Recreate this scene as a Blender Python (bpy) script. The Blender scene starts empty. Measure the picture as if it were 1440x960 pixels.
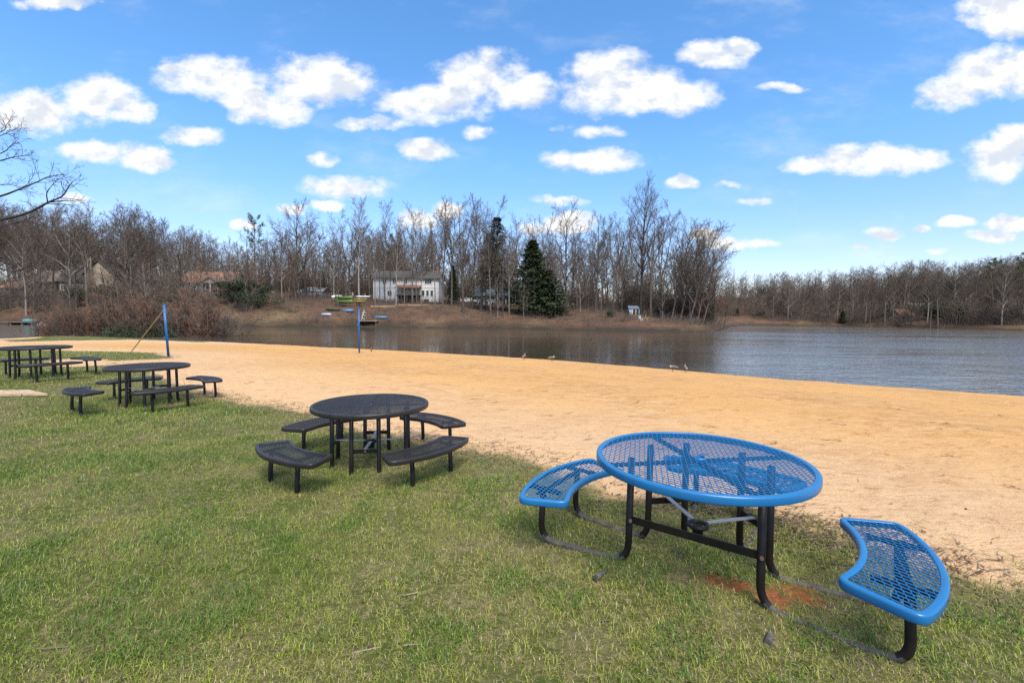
import bpy, math, random
import numpy as np
from mathutils import Matrix, Vector

R_ = math.radians
scene = bpy.context.scene
COL = scene.collection

# ------------------------------------------------------------------ camera
FPX, PITCH, ROLL, EYE = 640.0, R_(3.25), R_(0.5), 1.6      # 16 mm lens on a 36 mm sensor


def ray(u, v):
    x = (u - 720) / FPX
    y = -(v - 480) / FPX
    X = x * math.cos(ROLL) - y * math.sin(ROLL)
    y2 = x * math.sin(ROLL) + y * math.cos(ROLL)
    return np.array([X, y2 * math.sin(PITCH) + math.cos(PITCH), y2 * math.cos(PITCH) - math.sin(PITCH)])


def at(u, v, Y):
    """the point a sight line reaches at distance Y (survey helper)"""
    d = ray(u, v)
    return d * (Y / d[1]) + np.array([0, 0, EYE])


def onz(u, v, z):
    d = ray(u, v)
    return d * ((z - EYE) / d[2]) + np.array([0, 0, EYE])


cam_d = bpy.data.cameras.new('camera')
cam = bpy.data.objects.new('camera', cam_d)
COL.objects.link(cam)
_u0 = Vector((0, math.sin(PITCH), math.cos(PITCH)))
_r0 = Vector((1, 0, 0))
_f = Vector((0, math.cos(PITCH), -math.sin(PITCH)))
_r = _r0 * math.cos(ROLL) + _u0 * math.sin(ROLL)
_u = -_r0 * math.sin(ROLL) + _u0 * math.cos(ROLL)
M4 = Matrix((_r, _u, -_f)).transposed().to_4x4()
M4.translation = Vector((0, 0, EYE))
cam.matrix_world = M4
cam_d.lens = 16.0
cam_d.sensor_width = 36.0
cam_d.sensor_fit = 'HORIZONTAL'
cam_d.clip_start = 0.05
cam_d.clip_end = 4000
scene.camera = cam
scene.view_settings.view_transform = 'Standard'
scene.view_settings.look = 'None'
scene.view_settings.gamma = 1.0
scene.view_settings.use_curve_mapping = False
scene.view_settings.exposure = 1.2


# ------------------------------------------------------------------ noise
def _h(ix, iy, s):
    n = (ix.astype(np.int64) * 374761393 + iy.astype(np.int64) * 668265263 + s * 1442695041) & 0xFFFFFFFF
    n = ((n ^ (n >> 13)) * 1274126177) & 0xFFFFFFFF
    n = (n ^ (n >> 16)) & 0xFFFFFFFF
    return n / 4294967295.0


def vnoise(x, y, s=0):
    x = np.asarray(x, float); y = np.asarray(y, float)
    ix = np.floor(x); iy = np.floor(y)
    fx = x - ix; fy = y - iy
    fx = fx * fx * (3 - 2 * fx); fy = fy * fy * (3 - 2 * fy)
    a = _h(ix, iy, s); b = _h(ix + 1, iy, s); c = _h(ix, iy + 1, s); d = _h(ix + 1, iy + 1, s)
    return (a * (1 - fx) + b * fx) * (1 - fy) + (c * (1 - fx) + d * fx) * fy


def fbm(x, y, s=0, o=4):
    t = 0; a = 0.5; w = 0
    for k in range(o):
        t = t + a * vnoise(np.asarray(x) * 2 ** k, np.asarray(y) * 2 ** k, s + k * 17)
        w += a; a *= 0.5
    return t / w


def sstep(a, b, x):
    t = np.clip((x - a) / (b - a), 0, 1)
    return t * t * (3 - 2 * t)


# ------------------------------------------------------------------ land survey
WZ = -1.0                                     # lake level
near_px = [(1440, 557), (1300, 548), (1100, 533), (1000, 525), (900, 516), (800, 508), (700, 501.5), (600, 495.5), (505, 490.5), (400, 485), (300, 480.5), (200, 477.5), (100, 475), (0, 477)]
far_px = [(-200, 452), (0, 456), (70, 457), (150, 459), (300, 460), (400, 459.5), (500, 460), (640, 461.5), (700, 462), (800, 464), (900, 466), (960, 466.5), (1000, 466.5), (1012, 465)]
cove_px = [(1026, 459), (1050, 457.3), (1150, 458.7), (1300, 461.5), (1440, 465)]
lake = [tuple(onz(u, v, WZ)[:2]) for u, v in near_px]
n_near = len(lake)
lake = [(60.0, -6.0)] + [(30.0, 6.0)] + lake + [(-75.0, 40.0)]
lake += [(-150.0, 60.0)] + [tuple(onz(u, v, WZ)[:2]) for u, v in far_px]
lake += [tuple(onz(u, v, WZ)[:2]) for u, v in cove_px] + [(150.0, 78.0), (160.0, 20.0)]
LAKE = np.array(lake)
N_NEAR_EDGES = n_near + 3


def poly_sd(P, poly):
    """signed distance (negative inside) to a closed polygon, and the nearest edge"""
    x, y = P[:, 0], P[:, 1]
    best = np.full(len(P), 1e18); edge = np.zeros(len(P), int)
    inside = np.zeros(len(P), bool)
    n = len(poly)
    for i in range(n):
        ax, ay = poly[i]; bx, by = poly[(i + 1) % n]
        ex, ey = bx - ax, by - ay
        t = np.clip(((x - ax) * ex + (y - ay) * ey) / (ex * ex + ey * ey + 1e-12), 0, 1)
        d = (x - ax - t * ex) ** 2 + (y - ay - t * ey) ** 2
        m = d < best
        best[m] = d[m]; edge[m] = i
        c = ((ay > y) != (by > y)) & (x < (bx - ax) * (y - ay) / (by - ay + 1e-15) + ax)
        inside ^= c
    s = np.sqrt(best)
    return np.where(inside, -s, s), edge


CTRL = np.array([[1.085, 2.57, .14], [-1.45, 4.67, .08], [-6.13, 7.64, .05], [-10.18, 9.69, .19], [0, 0, .14], [3.5, 2.0, .10],
                 [-4, 2, .14], [-14, 12, .20], [0, 9, -.02], [4, 6, .02], [-9, 15, .05], [-20, 22, .0], [8, -4, .15], [-10, 3, .12], [-30, 20, .1]])


def lawn_level(x, y):
    w = 0; t = 0
    for cx, cy, cz in CTRL:
        k = 1 / (((x - cx) ** 2 + (y - cy) ** 2) + .35) ** 1.3
        w = w + k; t = t + k * cz
    return t / w


def ground(P):
    """height of the land at points P (n,2)"""
    P = np.asarray(P, float).reshape(-1, 2)
    x, y = P[:, 0], P[:, 1]
    d, e = poly_sd(P, LAKE)
    d = d + (fbm(x * .35, y * .35, 5, 3) - .5) * 1.0 * sstep(12, 25, np.hypot(x, y)) * np.where(e < N_NEAR_EDGES, .35, 2.2)
    near = e < N_NEAR_EDGES
    dp = np.maximum(d, 0)
    L = lawn_level(x, y)
    Lb = 9 + .5 * np.hypot(x, y)
    q = np.clip(dp / Lb, 0, 1)
    s = .05 * (1 - np.exp(-dp / .2)) + .95 * (q + .12 * np.sin(np.pi * q))
    zn = WZ - .02 + (L - WZ + .02) * s
    # grassy rise at the left end of the beach
    m1 = np.exp(-(((x + 38) / 9) ** 2 + ((y - 45.5) / 3.6) ** 2))
    zn = zn + .42 * m1 * sstep(0, 2.0, dp)
    sand = sstep(12, 4, np.abs(d)) * .5 + .5
    zn = zn + (fbm(x * 1.1, y * 1.1, 9, 4) - .5) * .07 * sstep(0, .6, dp) + (fbm(x * .22, y * .22, 3, 2) - .5) * .10 * sstep(1, 5, dp) * sstep(10, 18, np.hypot(x, y))
    hb = np.interp(x, [-120, -60, -35, -20, 0, 25, 45, 60, 120], [8.5, 8.0, 7.2, 6.6, 5.4, 4.0, 2.8, 3.0, 4.0])
    zf = WZ + .45 * (1 - np.exp(-dp / .35)) + hb * (1 - np.exp(-dp / 17)) + np.clip(dp, 0, 260) * .010
    hill = sstep(55, 95, x) * np.clip(dp - 10, 0, 90) * .085
    zf = zf + hill + (fbm(x * .13, y * .13, 31, 4) - .5) * 1.4 * sstep(0, 8, dp)
    z = np.where(near, zn, zf)
    zb = WZ - .02 - np.minimum(-np.minimum(d, 0) * .25, 2.5)
    return np.where(d > 0, z, zb)


def gz(x, y):
    return float(ground([[x, y]])[0])


def spot(u, Y):
    """where the column u of the survey meets the land at distance Y"""
    p = at(u, 440, Y)
    return float(p[0]), float(p[1]), gz(p[0], p[1])


def hit(u, v):
    d = ray(u, v)
    lo = 0.5
    ts = np.geomspace(.8, 300, 900)
    P = d[None, :] * ts[:, None] + np.array([0, 0, EYE])
    zz = ground(P[:, :2])
    k = np.argmax(P[:, 2] < zz)
    return P[k, 0], P[k, 1], zz[k]


# ------------------------------------------------------------------ object helpers
def tag(o, label=None, cat=None, group=None, kind=None):
    if label: o['label'] = label
    if cat: o['category'] = cat
    if group: o['group'] = group
    if kind: o['kind'] = kind
    return o


def empty(name, loc, rz=0.0, rx=0.0, ry=0.0, scale=None):
    o = bpy.data.objects.new(name, None)
    COL.objects.link(o)
    o.empty_display_size = .2
    o.location = loc
    o.rotation_euler = (rx, ry, rz)
    if scale is not None: o.scale = scale
    return o


def np_mesh(name, V, F, mat, smooth=False, colors=None, attrs=None):
    """mesh data from arrays: V (n,3), F list of arrays with equal corner counts"""
    me = bpy.data.meshes.new(name)
    V = np.asarray(V, np.float32)
    if not isinstance(F, list): F = [F]
    F = [np.asarray(f, np.int32) for f in F if len(f)]
    nl = sum(f.size for f in F); npoly = sum(len(f) for f in F)
    me.vertices.add(len(V)); me.vertices.foreach_set('co', V.ravel())
    me.loops.add(nl); me.loops.foreach_set('vertex_index', np.concatenate([f.ravel() for f in F]))
    me.polygons.add(npoly)
    st = []; tot = []; o = 0
    for f in F:
        k = f.shape[1]
        st.append(np.arange(len(f), dtype=np.int32) * k + o); tot.append(np.full(len(f), k, np.int32)); o += f.size
    me.polygons.foreach_set('loop_start', np.concatenate(st))
    me.polygons.foreach_set('loop_total', np.concatenate(tot))
    me.polygons.foreach_set('use_smooth', np.full(npoly, smooth, bool))
    if attrs:
        for k, a in attrs.items():
            at_ = me.attributes.new(k, 'FLOAT', 'POINT'); at_.data.foreach_set('value', np.asarray(a, np.float32))
    if colors is not None:
        ca = me.attributes.new('tint', 'FLOAT_COLOR', 'POINT')
        c4 = np.ones((len(V), 4), np.float32); c4[:, :3] = colors
        ca.data.foreach_set('color', c4.ravel())
    me.update(calc_edges=True)
    me.validate()
    if mat: me.materials.append(mat)
    return me


def link(name, me, parent=None, loc=None):
    o = bpy.data.objects.new(name, me)
    COL.objects.link(o)
    if parent: o.parent = parent
    if loc is not None: o.location = loc
    return o


class MB:
    """collects boxes, bars, tubes and faces for ONE mesh"""

    def __init__(s):
        s.v = []; s.f = []

    def add(s, vs, fs):
        o = len(s.v)
        s.v += [tuple(p) for p in vs]
        s.f += [tuple(i + o for i in f) for f in fs]
        return s

    def box(s, x0, x1, y0, y1, z0, z1):
        return s.add([(x0, y0, z0), (x1, y0, z0), (x1, y1, z0), (x0, y1, z0), (x0, y0, z1), (x1, y0, z1), (x1, y1, z1), (x0, y1, z1)],
                     [(0, 3, 2, 1), (4, 5, 6, 7), (0, 1, 5, 4), (1, 2, 6, 5), (2, 3, 7, 6), (3, 0, 4, 7)])

    def bar(s, a, b, w, h, up=(0, 0, 1)):
        a = Vector(a); b = Vector(b); d = (b - a).normalized()
        r = d.cross(Vector(up))
        if r.length < 1e-4: r = d.cross(Vector((1, 0, 0)))
        r.normalize(); q = r.cross(d)
        vs = [p + r * (sx * w / 2) + q * (sy * h / 2) for p in (a, b) for sx, sy in ((-1, -1), (1, -1), (1, 1), (-1, 1))]
        return s.add(vs, [(0, 3, 2, 1), (4, 5, 6, 7), (0, 1, 5, 4), (1, 2, 6, 5), (2, 3, 7, 6), (3, 0, 4, 7)])

    def tube(s, pts, rad, n=10, caps=True):
        pts = [Vector(p) for p in pts]
        if not hasattr(rad, '__len__'): rad = [rad] * len(pts)
        o = len(s.v)
        pr = None
        for i, p in enumerate(pts):
            d = (pts[min(i + 1, len(pts) - 1)] - pts[max(i - 1, 0)]).normalized()
            if pr is None:
                pr = d.cross(Vector((0, 0, 1)))
                if pr.length < 1e-3: pr = d.cross(Vector((1, 0, 0)))
            pr = (pr - d * pr.dot(d)).normalized()
            q = d.cross(pr)
            for k in range(n):
                a = 2 * math.pi * k / n
                s.v.append(tuple(p + (pr * math.cos(a) + q * math.sin(a)) * rad[i]))
        for i in range(len(pts) - 1):
            for k in range(n):
                a = o + i * n + k; b = o + i * n + (k + 1) % n
                s.f.append((a, b, b + n, a + n))
        if caps:
            s.f.append(tuple(o + k for k in range(n))[::-1])
            s.f.append(tuple(o + (len(pts) - 1) * n + k for k in range(n)))
        return s

    def mesh(s, name, mat, smooth=False, bevel=0):
        me = bpy.data.meshes.new(name)
        me.from_pydata(s.v, [], s.f)
        me.validate()
        if smooth:
            me.polygons.foreach_set('use_smooth', [len(p.vertices) <= 4 for p in me.polygons])
        if mat: me.materials.append(mat)
        return me

    def build(s, name, mat, parent=None, smooth=False, bevel=0):
        o = link(name, s.mesh(name, mat, smooth), parent)
        if bevel:
            b = o.modifiers.new('edge', 'BEVEL'); b.width = bevel; b.segments = 2; b.limit_method = 'ANGLE'
        return o


def spline(pts, n=6):
    """Catmull-Rom through the points"""
    P = [np.array(p, float) for p in pts]
    P = [2 * P[0] - P[1]] + P + [2 * P[-1] - P[-2]]
    out = []
    for i in range(1, len(P) - 2):
        for k in range(n):
            t = k / n
            a, b, c, d = P[i - 1], P[i], P[i + 1], P[i + 2]
            out.append(.5 * ((2 * b) + (c - a) * t + (2 * a - 5 * b + 4 * c - d) * t * t + (3 * b - a - 3 * c + d) * t ** 3))
    out.append(P[-2])
    return out


def copy_tree(o, parent=None):
    c = o.copy(); COL.objects.link(c)
    if parent is not None: c.parent = parent
    for ch in list(o.children):
        copy_tree(ch, c)
    return c


# ------------------------------------------------------------------ materials
class NT:
    def __init__(s, nt):
        s.nt = nt

    def n(s, kind, **kw):
        nd = s.nt.nodes.new(kind)
        for k, v in kw.items():
            if k == 'inp':
                for i, x in v.items():
                    if hasattr(x, 'is_output'): s.nt.links.new(x, nd.inputs[i])
                    else: nd.inputs[i].default_value = x
            else: setattr(nd, k, v)
        return nd

    def math(s, op, a, b=0.0, c=0.0, clamp=False):
        return s.n('ShaderNodeMath', operation=op, use_clamp=clamp, inp={0: a, 1: b, 2: c}).outputs[0]

    def ramp(s, fac, stops, interp='LINEAR'):
        nd = s.n('ShaderNodeValToRGB', inp={0: fac})
        cr = nd.color_ramp; cr.interpolation = interp
        while len(cr.elements) < len(stops): cr.elements.new(.5)
        for e, (p, c) in zip(cr.elements, stops):
            e.position = p; e.color = (c[0], c[1], c[2], 1) if hasattr(c, '__len__') else (c, c, c, 1)
        return nd.outputs[0]

    def mix(s, f, a, b, mode='MIX'):
        nd = s.n('ShaderNodeMix', data_type='RGBA', blend_type=mode)
        for i, x in ((0, f), (6, a), (7, b)):
            if hasattr(x, 'is_output'): s.nt.links.new(x, nd.inputs[i])
            else: nd.inputs[i].default_value = x if i == 0 else (x[0], x[1], x[2], 1)
        return nd.outputs[2]

    def noise(s, vec, scale, detail=4, rough=.55, out=0, dist=0.0):
        nd = s.n('ShaderNodeTexNoise', inp={'Scale': scale, 'Detail': detail, 'Roughness': rough, 'Distortion': dist})
        if vec is not None: s.nt.links.new(vec, nd.inputs['Vector'])
        return nd.outputs[out]

    def sm(s, x, a, b):
        return s.n('ShaderNodeMapRange', interpolation_type='SMOOTHSTEP', inp={0: x, 1: a, 2: b, 3: 0.0, 4: 1.0}).outputs[0]


def new_mat(name):
    m = bpy.data.materials.new(name); m.use_nodes = True
    t = NT(m.node_tree)
    b = m.node_tree.nodes['Principled BSDF']
    return m, t, b


def simple(name, c1, c2=None, scale=6, rough=.7, metal=0.0, bump=0.0, bscale=40, coord='Object', spec=.5, rvar=0.0, detail=4, coat=0.0):
    """two-tone noisy surface, optionally varying per object"""
    m, t, b = new_mat(name)
    L = m.node_tree.links
    tc = t.n('ShaderNodeTexCoord').outputs[coord]
    c2 = c2 or tuple(x * .8 for x in c1)
    f = t.noise(tc, scale, detail)
    col = t.mix(t.sm(f, .3, .7), c1, c2)
    if rvar:
        oi = t.n('ShaderNodeObjectInfo').outputs['Random']
        k = t.math('MULTIPLY_ADD', oi, 2 * rvar, 1 - rvar)
        col = t.n('ShaderNodeVectorMath', operation='SCALE', inp={0: col, 3: k}).outputs[0]
    L.new(col, b.inputs['Base Color'])
    b.inputs['Roughness'].default_value = rough
    b.inputs['Metallic'].default_value = metal
    b.inputs['Specular IOR Level'].default_value = spec
    if coat:
        b.inputs['Coat Weight'].default_value = coat; b.inputs['Coat Roughness'].default_value = .12
    if bump:
        bn = t.n('ShaderNodeBump', inp={'Strength': bump, 'Distance': .02, 'Height': t.noise(tc, bscale, 5)})
        L.new(bn.outputs[0], b.inputs['Normal'])
    return m


M = {}
M['blue'] = simple('blue_vinyl', (.010, .135, .325), (.009, .12, .295), 3, .33, bump=.04, bscale=120, spec=.5)
M['black'] = simple('black_vinyl', (.017, .0145, .013), (.025, .021, .019), 5, .38, bump=.05, bscale=120, spec=.38)
M['pipe'] = simple('black_powder_pipe', (.006, .005, .0045), (.014, .010, .008), 8, .5, bump=.05, bscale=90, spec=.25)
M['tube_dirty'] = simple('weathered_black_pipe', (.045, .042, .04), (.11, .09, .07), 11, .75, bump=.1, bscale=60)
M['galv'] = simple('grey_zinc_bar', (.32, .32, .33), (.24, .24, .25), 10, .5, metal=.5)
M['rust'] = simple('rusty_bolt', (.15, .08, .05), (.1, .055, .04), 20, .8)
M['bark'] = simple('bark_grey', (.165, .135, .108), (.085, .068, .055), 3.5, .95, bump=.4, bscale=14, rvar=.35, spec=.1)
M['twig'] = simple('twig_brown', (.135, .102, .078), (.10, .077, .060), 1.2, .95, rvar=.30, spec=.1)
M['bark_pale'] = simple('bark_pale', (.29, .255, .215), (.16, .138, .115), 2.5, .95, bump=.3, bscale=10, rvar=.25, spec=.1)
M['twig_red'] = simple('twig_russet', (.20, .105, .065), (.15, .085, .058), 1.5, .95, rvar=.25, spec=.1)
M['bark_dark'] = simple('bark_dark', (.06, .052, .048), (.035, .03, .028), 4, .95, bump=.4, bscale=20, spec=.1)
M['wood'] = simple('weathered_plank', (.50, .36, .22), (.36, .25, .15), 9, .85, bump=.2, bscale=50)
M['wood_dark'] = simple('old_timber', (.16, .12, .09), (.1, .08, .06), 6, .9)
M['pole'] = simple('blue_painted_pole', (.012, .115, .31), (.010, .095, .26), 3, .4)
M['strap'] = simple('tan_webbing', (.42, .36, .26), (.3, .25, .17), 30, .9)
M['white'] = simple('white_siding', (.68, .67, .63), (.58, .57, .53), .6, .7)
M['cream'] = simple('tan_siding', (.44, .37, .27), (.36, .30, .22), .6, .8)
M['tanwall'] = simple('brown_siding', (.24, .175, .13), (.18, .135, .10), .6, .85)
M['brick'] = simple('red_brick', (.28, .13, .095), (.21, .1, .08), 3, .9)
M['roof_dark'] = simple('dark_shingle', (.085, .078, .068), (.055, .05, .045), 2, .9)
M['roof_red'] = simple('russet_shingle', (.27, .135, .085), (.2, .10, .07), 1.5, .9)
M['roof_brown'] = simple('brown_shingle', (.15, .115, .09), (.11, .085, .07), 2, .9)
M['roof_blue'] = simple('slate_shingle', (.10, .125, .15), (.075, .095, .115), 2, .85)
M['glass'] = simple('window_glass', (.03, .035, .04), (.02, .022, .026), 1, .08)
M['trim'] = simple('white_trim', (.74, .74, .72), (.66, .66, .64), 4, .6)
M['lime'] = simple('lime_hull', (.095, .18, .028), (.075, .145, .022), 3, .4)
M['yellow'] = simple('yellow_hull', (.40, .28, .06), (.33, .23, .05), 3, .4)
M['blue_hull'] = simple('blue_hull', (.07, .18, .30), (.055, .14, .24), 3, .45)
M['grey_hull'] = simple('grey_hull', (.36, .40, .46), (.28, .32, .37), 3, .45)
M['green_hull'] = simple('green_hull', (.045, .09, .065), (.035, .07, .05), 3, .5)
M['teal'] = simple('teal_hull', (.08, .26, .26), (.06, .2, .2), 3, .5)
M['goose_body'] = simple('goose_brown', (.17, .13, .095), (.10, .078, .06), 14, .8)
M['goose_black'] = simple('goose_black', (.012, .011, .011), (.02, .018, .017), 8, .6)
M['goose_pale'] = simple('goose_pale', (.34, .30, .25), (.26, .22, .18), 9, .8)


def needle_mat(name, c1, c2):
    m, t, b = new_mat(name)
    L = m.node_tree.links
    at_ = t.n('ShaderNodeAttribute', attribute_name='tint').outputs['Color']
    oi = t.n('ShaderNodeObjectInfo').outputs['Random']
    base = t.mix(at_, c1, c2)
    k = t.math('MULTIPLY_ADD', oi, .4, .8)
    base = t.n('ShaderNodeVectorMath', operation='SCALE', inp={0: base, 3: k}).outputs[0]
    L.new(base, b.inputs['Base Color'])
    b.inputs['Roughness'].default_value = .75
    b.inputs['Specular IOR Level'].default_value = .2
    return m


M['spruce'] = needle_mat('spruce_needles', (.045, .05, .027), (.11, .105, .058))
M['cedar'] = needle_mat('cedar_needles', (.026, .042, .019), (.075, .10, .04))
M['holly'] = needle_mat('evergreen_leaves', (.025, .04, .02), (.075, .10, .045))
M['pine'] = needle_mat('pine_needles', (.04, .06, .02), (.11, .13, .045))


def grass_mat():
    m, t, b = new_mat('grass_blades')
    L = m.node_tree.links
    at_ = t.n('ShaderNodeAttribute', attribute_name='tint').outputs['Color']
    L.new(at_, b.inputs['Base Color'])
    b.inputs['Roughness'].default_value = .42
    b.inputs['Specular IOR Level'].default_value = .45
    tr = t.n('ShaderNodeBsdfTranslucent', inp={'Color': at_})
    mx = t.n('ShaderNodeMixShader', inp={0: .25})
    L.new(b.outputs[0], mx.inputs[1]); L.new(tr.outputs[0], mx.inputs[2])
    L.new(mx.outputs[0], m.node_tree.nodes['Material Output'].inputs[0])
    return m


M['grass'] = grass_mat()


def ground_mat():
    m, t, b = new_mat('land')
    L = m.node_tree.links
    P = t.n('ShaderNodeNewGeometry').outputs['Position']
    A = lambda n: t.n('ShaderNodeAttribute', attribute_name=n).outputs['Fac']
    lawn, far, shore, soil = A('lawn'), A('far'), A('shore'), A('soil')
    n_big = t.noise(P, .35, 4); n_mid = t.noise(P, 2.2, 6, .6); n_fin = t.noise(P, 22, 6, .65); n_grit = t.noise(P, 140, 3, .6)
    # streaks raked and trampled along the beach
    sc = t.n('ShaderNodeMapping', inp={'Vector': P, 'Rotation': (0, 0, .25), 'Scale': (.75, 1.5, 1)}).outputs[0]
    n_str = t.noise(sc, 3.2, 7, .62, dist=.6)
    sand = t.mix(t.sm(n_str, .36, .64), (.545, .328, .152), (.43, .215, .074))
    sand = t.mix(t.sm(n_big, .35, .65), sand, (.55, .305, .115))
    pale = t.sm(t.math('ADD', lawn, t.math('MULTIPLY_ADD', n_mid, 1.6, -.8)), -5.6, -.2)
    sand = t.mix(t.math('MULTIPLY', pale, .50), sand, (.61, .43, .275))
    dark = t.sm(t.noise(sc, 9.0, 8, .68), .54, .68)
    sand = t.mix(t.math('MULTIPLY', dark, .75), sand, (.31, .155, .06))
    vor = t.n('ShaderNodeTexVoronoi', feature='SMOOTH_F1', inp={'Vector': t.n('ShaderNodeVectorMath', operation='MULTIPLY_ADD', inp={0: t.n('ShaderNodeTexNoise', inp={'Vector': P, 'Scale': 3.0, 'Detail': 4.0}).outputs['Color'], 1: (.5, .5, 0), 2: P}).outputs[0], 'Scale': 2.6, 'Smoothness': .35}).outputs['Distance']
    foot = t.math('MULTIPLY', t.sm(vor, .30, .08), t.sm(t.noise(P, .8, 3), .42, .60))
    sand = t.mix(t.math('MULTIPLY', foot, .5), sand, (.43, .22, .08))
    grit = t.mix(t.sm(n_grit, .35, .65), (.80, .80, .80), (1.15, 1.15, 1.15))
    sand = t.mix(1.0, sand, grit, 'MULTIPLY')
    wet = t.sm(shore, .75, .2)
    sand = t.mix(t.math('MULTIPLY', wet, .8), sand, (.20, .125, .07))
    # lawn under the blades: soil, thatch and moss
    lw = t.mix(t.sm(n_mid, .35, .65), (.060, .075, .015), (.13, .11, .048))
    lw = t.mix(t.sm(n_fin, .45, .75), lw, (.24, .19, .10))
    lw = t.mix(t.sm(t.noise(P, .9, 5), .50, .72), lw, (.058, .085, .014))
    # far bank: leaf litter with dead grass
    lit = t.mix(t.sm(t.noise(P, .25, 5, .6), .35, .65), (.155, .085, .052), (.105, .064, .044))
    lit = t.mix(t.sm(t.noise(P, .09, 4), .48, .74), lit, (.19, .135, .07))
    lit = t.mix(t.sm(t.noise(P, 1.1, 8, .75), .45, .70), lit, (.062, .042, .031))
    lit = t.mix(t.sm(t.noise(P, 2.3, 8, .75), .56, .72), lit, (.23, .155, .095))
    fl = t.math('ADD', lawn, t.math('ADD', t.math('MULTIPLY_ADD', n_mid, .7, -.35), t.math('MULTIPLY_ADD', n_fin, .3, -.15)))
    mask = t.sm(fl, -.14, .14)
    col = t.mix(mask, sand, lw)
    so = t.sm(t.math('ADD', t.math('MULTIPLY', soil, .74), t.math('ADD', t.math('MULTIPLY_ADD', n_fin, 1.5, -.75), t.math('MULTIPLY_ADD', n_mid, 1.2, -.6))), .22, .70)
    col = t.mix(t.math('MULTIPLY', so, .9), col, (.235, .070, .028))
    col = t.mix(far, col, lit)
    undercut_dark = t.math('MULTIPLY', far, t.math('ADD', t.math('MULTIPLY', t.sm(t.math('ADD', shore, t.math('MULTIPLY_ADD', n_mid, 2.0, -1.0)), 3.2, .6), .6), t.math('MULTIPLY', t.sm(shore, .55, .1), .4)))  # dark undercut foot of the far bank, painted into the colour
    col = t.mix(undercut_dark, col, (.05, .038, .028))
    L.new(col, b.inputs['Base Color'])
    b.inputs['Roughness'].default_value = .95
    b.inputs['Specular IOR Level'].default_value = .12
    hgt = t.math('ADD', t.math('MULTIPLY', n_str, .035), t.math('MULTIPLY', n_fin, .016))
    hgt = t.math('ADD', hgt, t.math('MULTIPLY', n_grit, .003))
    hgt = t.math('ADD', hgt, t.math('MULTIPLY', t.noise(sc, 9.0, 8, .68), -.03))
    hgt = t.math('ADD', hgt, t.math('MULTIPLY', t.math('MULTIPLY', foot, t.math('SUBTRACT', 1.0, mask)), -.05))
    hgt = t.math('ADD', hgt, t.math('MULTIPLY', t.math('MULTIPLY', far, t.noise(P, 1.8, 9, .75)), .5))
    bn = t.n('ShaderNodeBump', inp={'Strength': .9, 'Distance': 1.0, 'Height': hgt})
    L.new(bn.outputs[0], b.inputs['Normal'])
    return m


M['ground'] = ground_mat()


def water_mat():
    m, t, b = new_mat('lake_water')
    L = m.node_tree.links
    P = t.n('ShaderNodeNewGeometry').outputs['Position']
    b.inputs['Base Color'].default_value = (.050, .040, .026, 1)
    b.inputs['Roughness'].default_value = .10
    b.inputs['IOR'].default_value = 1.5
    b.inputs['Specular IOR Level'].default_value = .5
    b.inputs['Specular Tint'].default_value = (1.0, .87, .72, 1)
    mp = t.n('ShaderNodeMapping', inp={'Vector': P, 'Rotation': (0, 0, -.35), 'Scale': (1.0, 2.3, 1)}).outputs[0]
    w1 = t.noise(mp, 1.0, 3, .5); w2 = t.noise(mp, 3.4, 2, .5)
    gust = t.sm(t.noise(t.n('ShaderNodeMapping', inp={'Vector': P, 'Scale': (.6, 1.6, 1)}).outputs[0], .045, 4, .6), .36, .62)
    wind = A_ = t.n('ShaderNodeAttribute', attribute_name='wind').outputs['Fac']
    L.new(t.mix(t.sm(wind, .2, .65), (.050, .040, .026), (.125, .115, .098)), b.inputs['Base Color'])  # paler base on the windy side paints in the lake's silvery reflection
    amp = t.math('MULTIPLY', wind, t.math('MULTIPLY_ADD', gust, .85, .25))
    h = t.math('MULTIPLY', t.math('ADD', t.math('MULTIPLY', w1, .15), t.math('MULTIPLY', w2, .045)), amp)
    bn = t.n('ShaderNodeBump', inp={'Strength': 1.0, 'Distance': 1.0, 'Height': h})
    L.new(bn.outputs[0], b.inputs['Normal'])
    return m


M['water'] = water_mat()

# ================================================================== LAND
lawn_px = [(-60, 486), (0, 493), (60, 493), (150, 494.5), (185, 495), (225, 499), (243, 503.5), (215, 505), (180, 506.5), (150, 509.5), (170, 514), (215, 528), (262, 545), (300, 561), (340, 568), (390, 573), (440, 582), (480, 600),
           (540, 612), (600, 622), (640, 633), (690, 640), (740, 648), (765, 655), (800, 668), (850, 690), (905, 702), (960, 708), (1000, 712), (1060, 720), (1110, 732), (1150, 748), (1190, 766), (1260, 788), (1320, 806), (1380, 820), (1440, 828)]
lawn = [hit(u, v)[:2] for u, v in lawn_px]
lawn = [(-60.0, 20.0)] + [(float(a), float(b)) for a, b in lawn] + [(4.0, 1.5), (9.0, -2.0), (9.0, -20.0), (-60.0, -20.0)]
LAWN = np.array(lawn)
pocket_px = [(55, 512), (75, 506), (120, 503.5), (165, 508.5), (160, 513), (110, 516), (70, 516)]      # bare sand patch in the lawn
POCKET = np.array([hit(u, v)[:2] for u, v in pocket_px])
mound_px = [(20, 480.5), (60, 479.5), (130, 478.3), (180, 477.6), (240, 479.2), (290, 481.5), (300, 479.6), (200, 474), (150, 470), (60, 474), (0, 478)]
MOUND = np.array([hit(u, v)[:2] for u, v in mound_px])
SOIL = [(1035, 824, .18), (1085, 838, .2), (1122, 834, .22), (1005, 815, .13)]
SOIL = [tuple(hit(u, v)[:2]) + (r,) for u, v, r in SOIL]


def lawn_sd(P):
    d1 = -poly_sd(P, LAWN)[0]
    d1 = np.minimum(d1, poly_sd(P, POCKET)[0])
    d2 = -poly_sd(P, MOUND)[0]
    d2 = d2 * .6
    return np.maximum(d1, d2)


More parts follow.
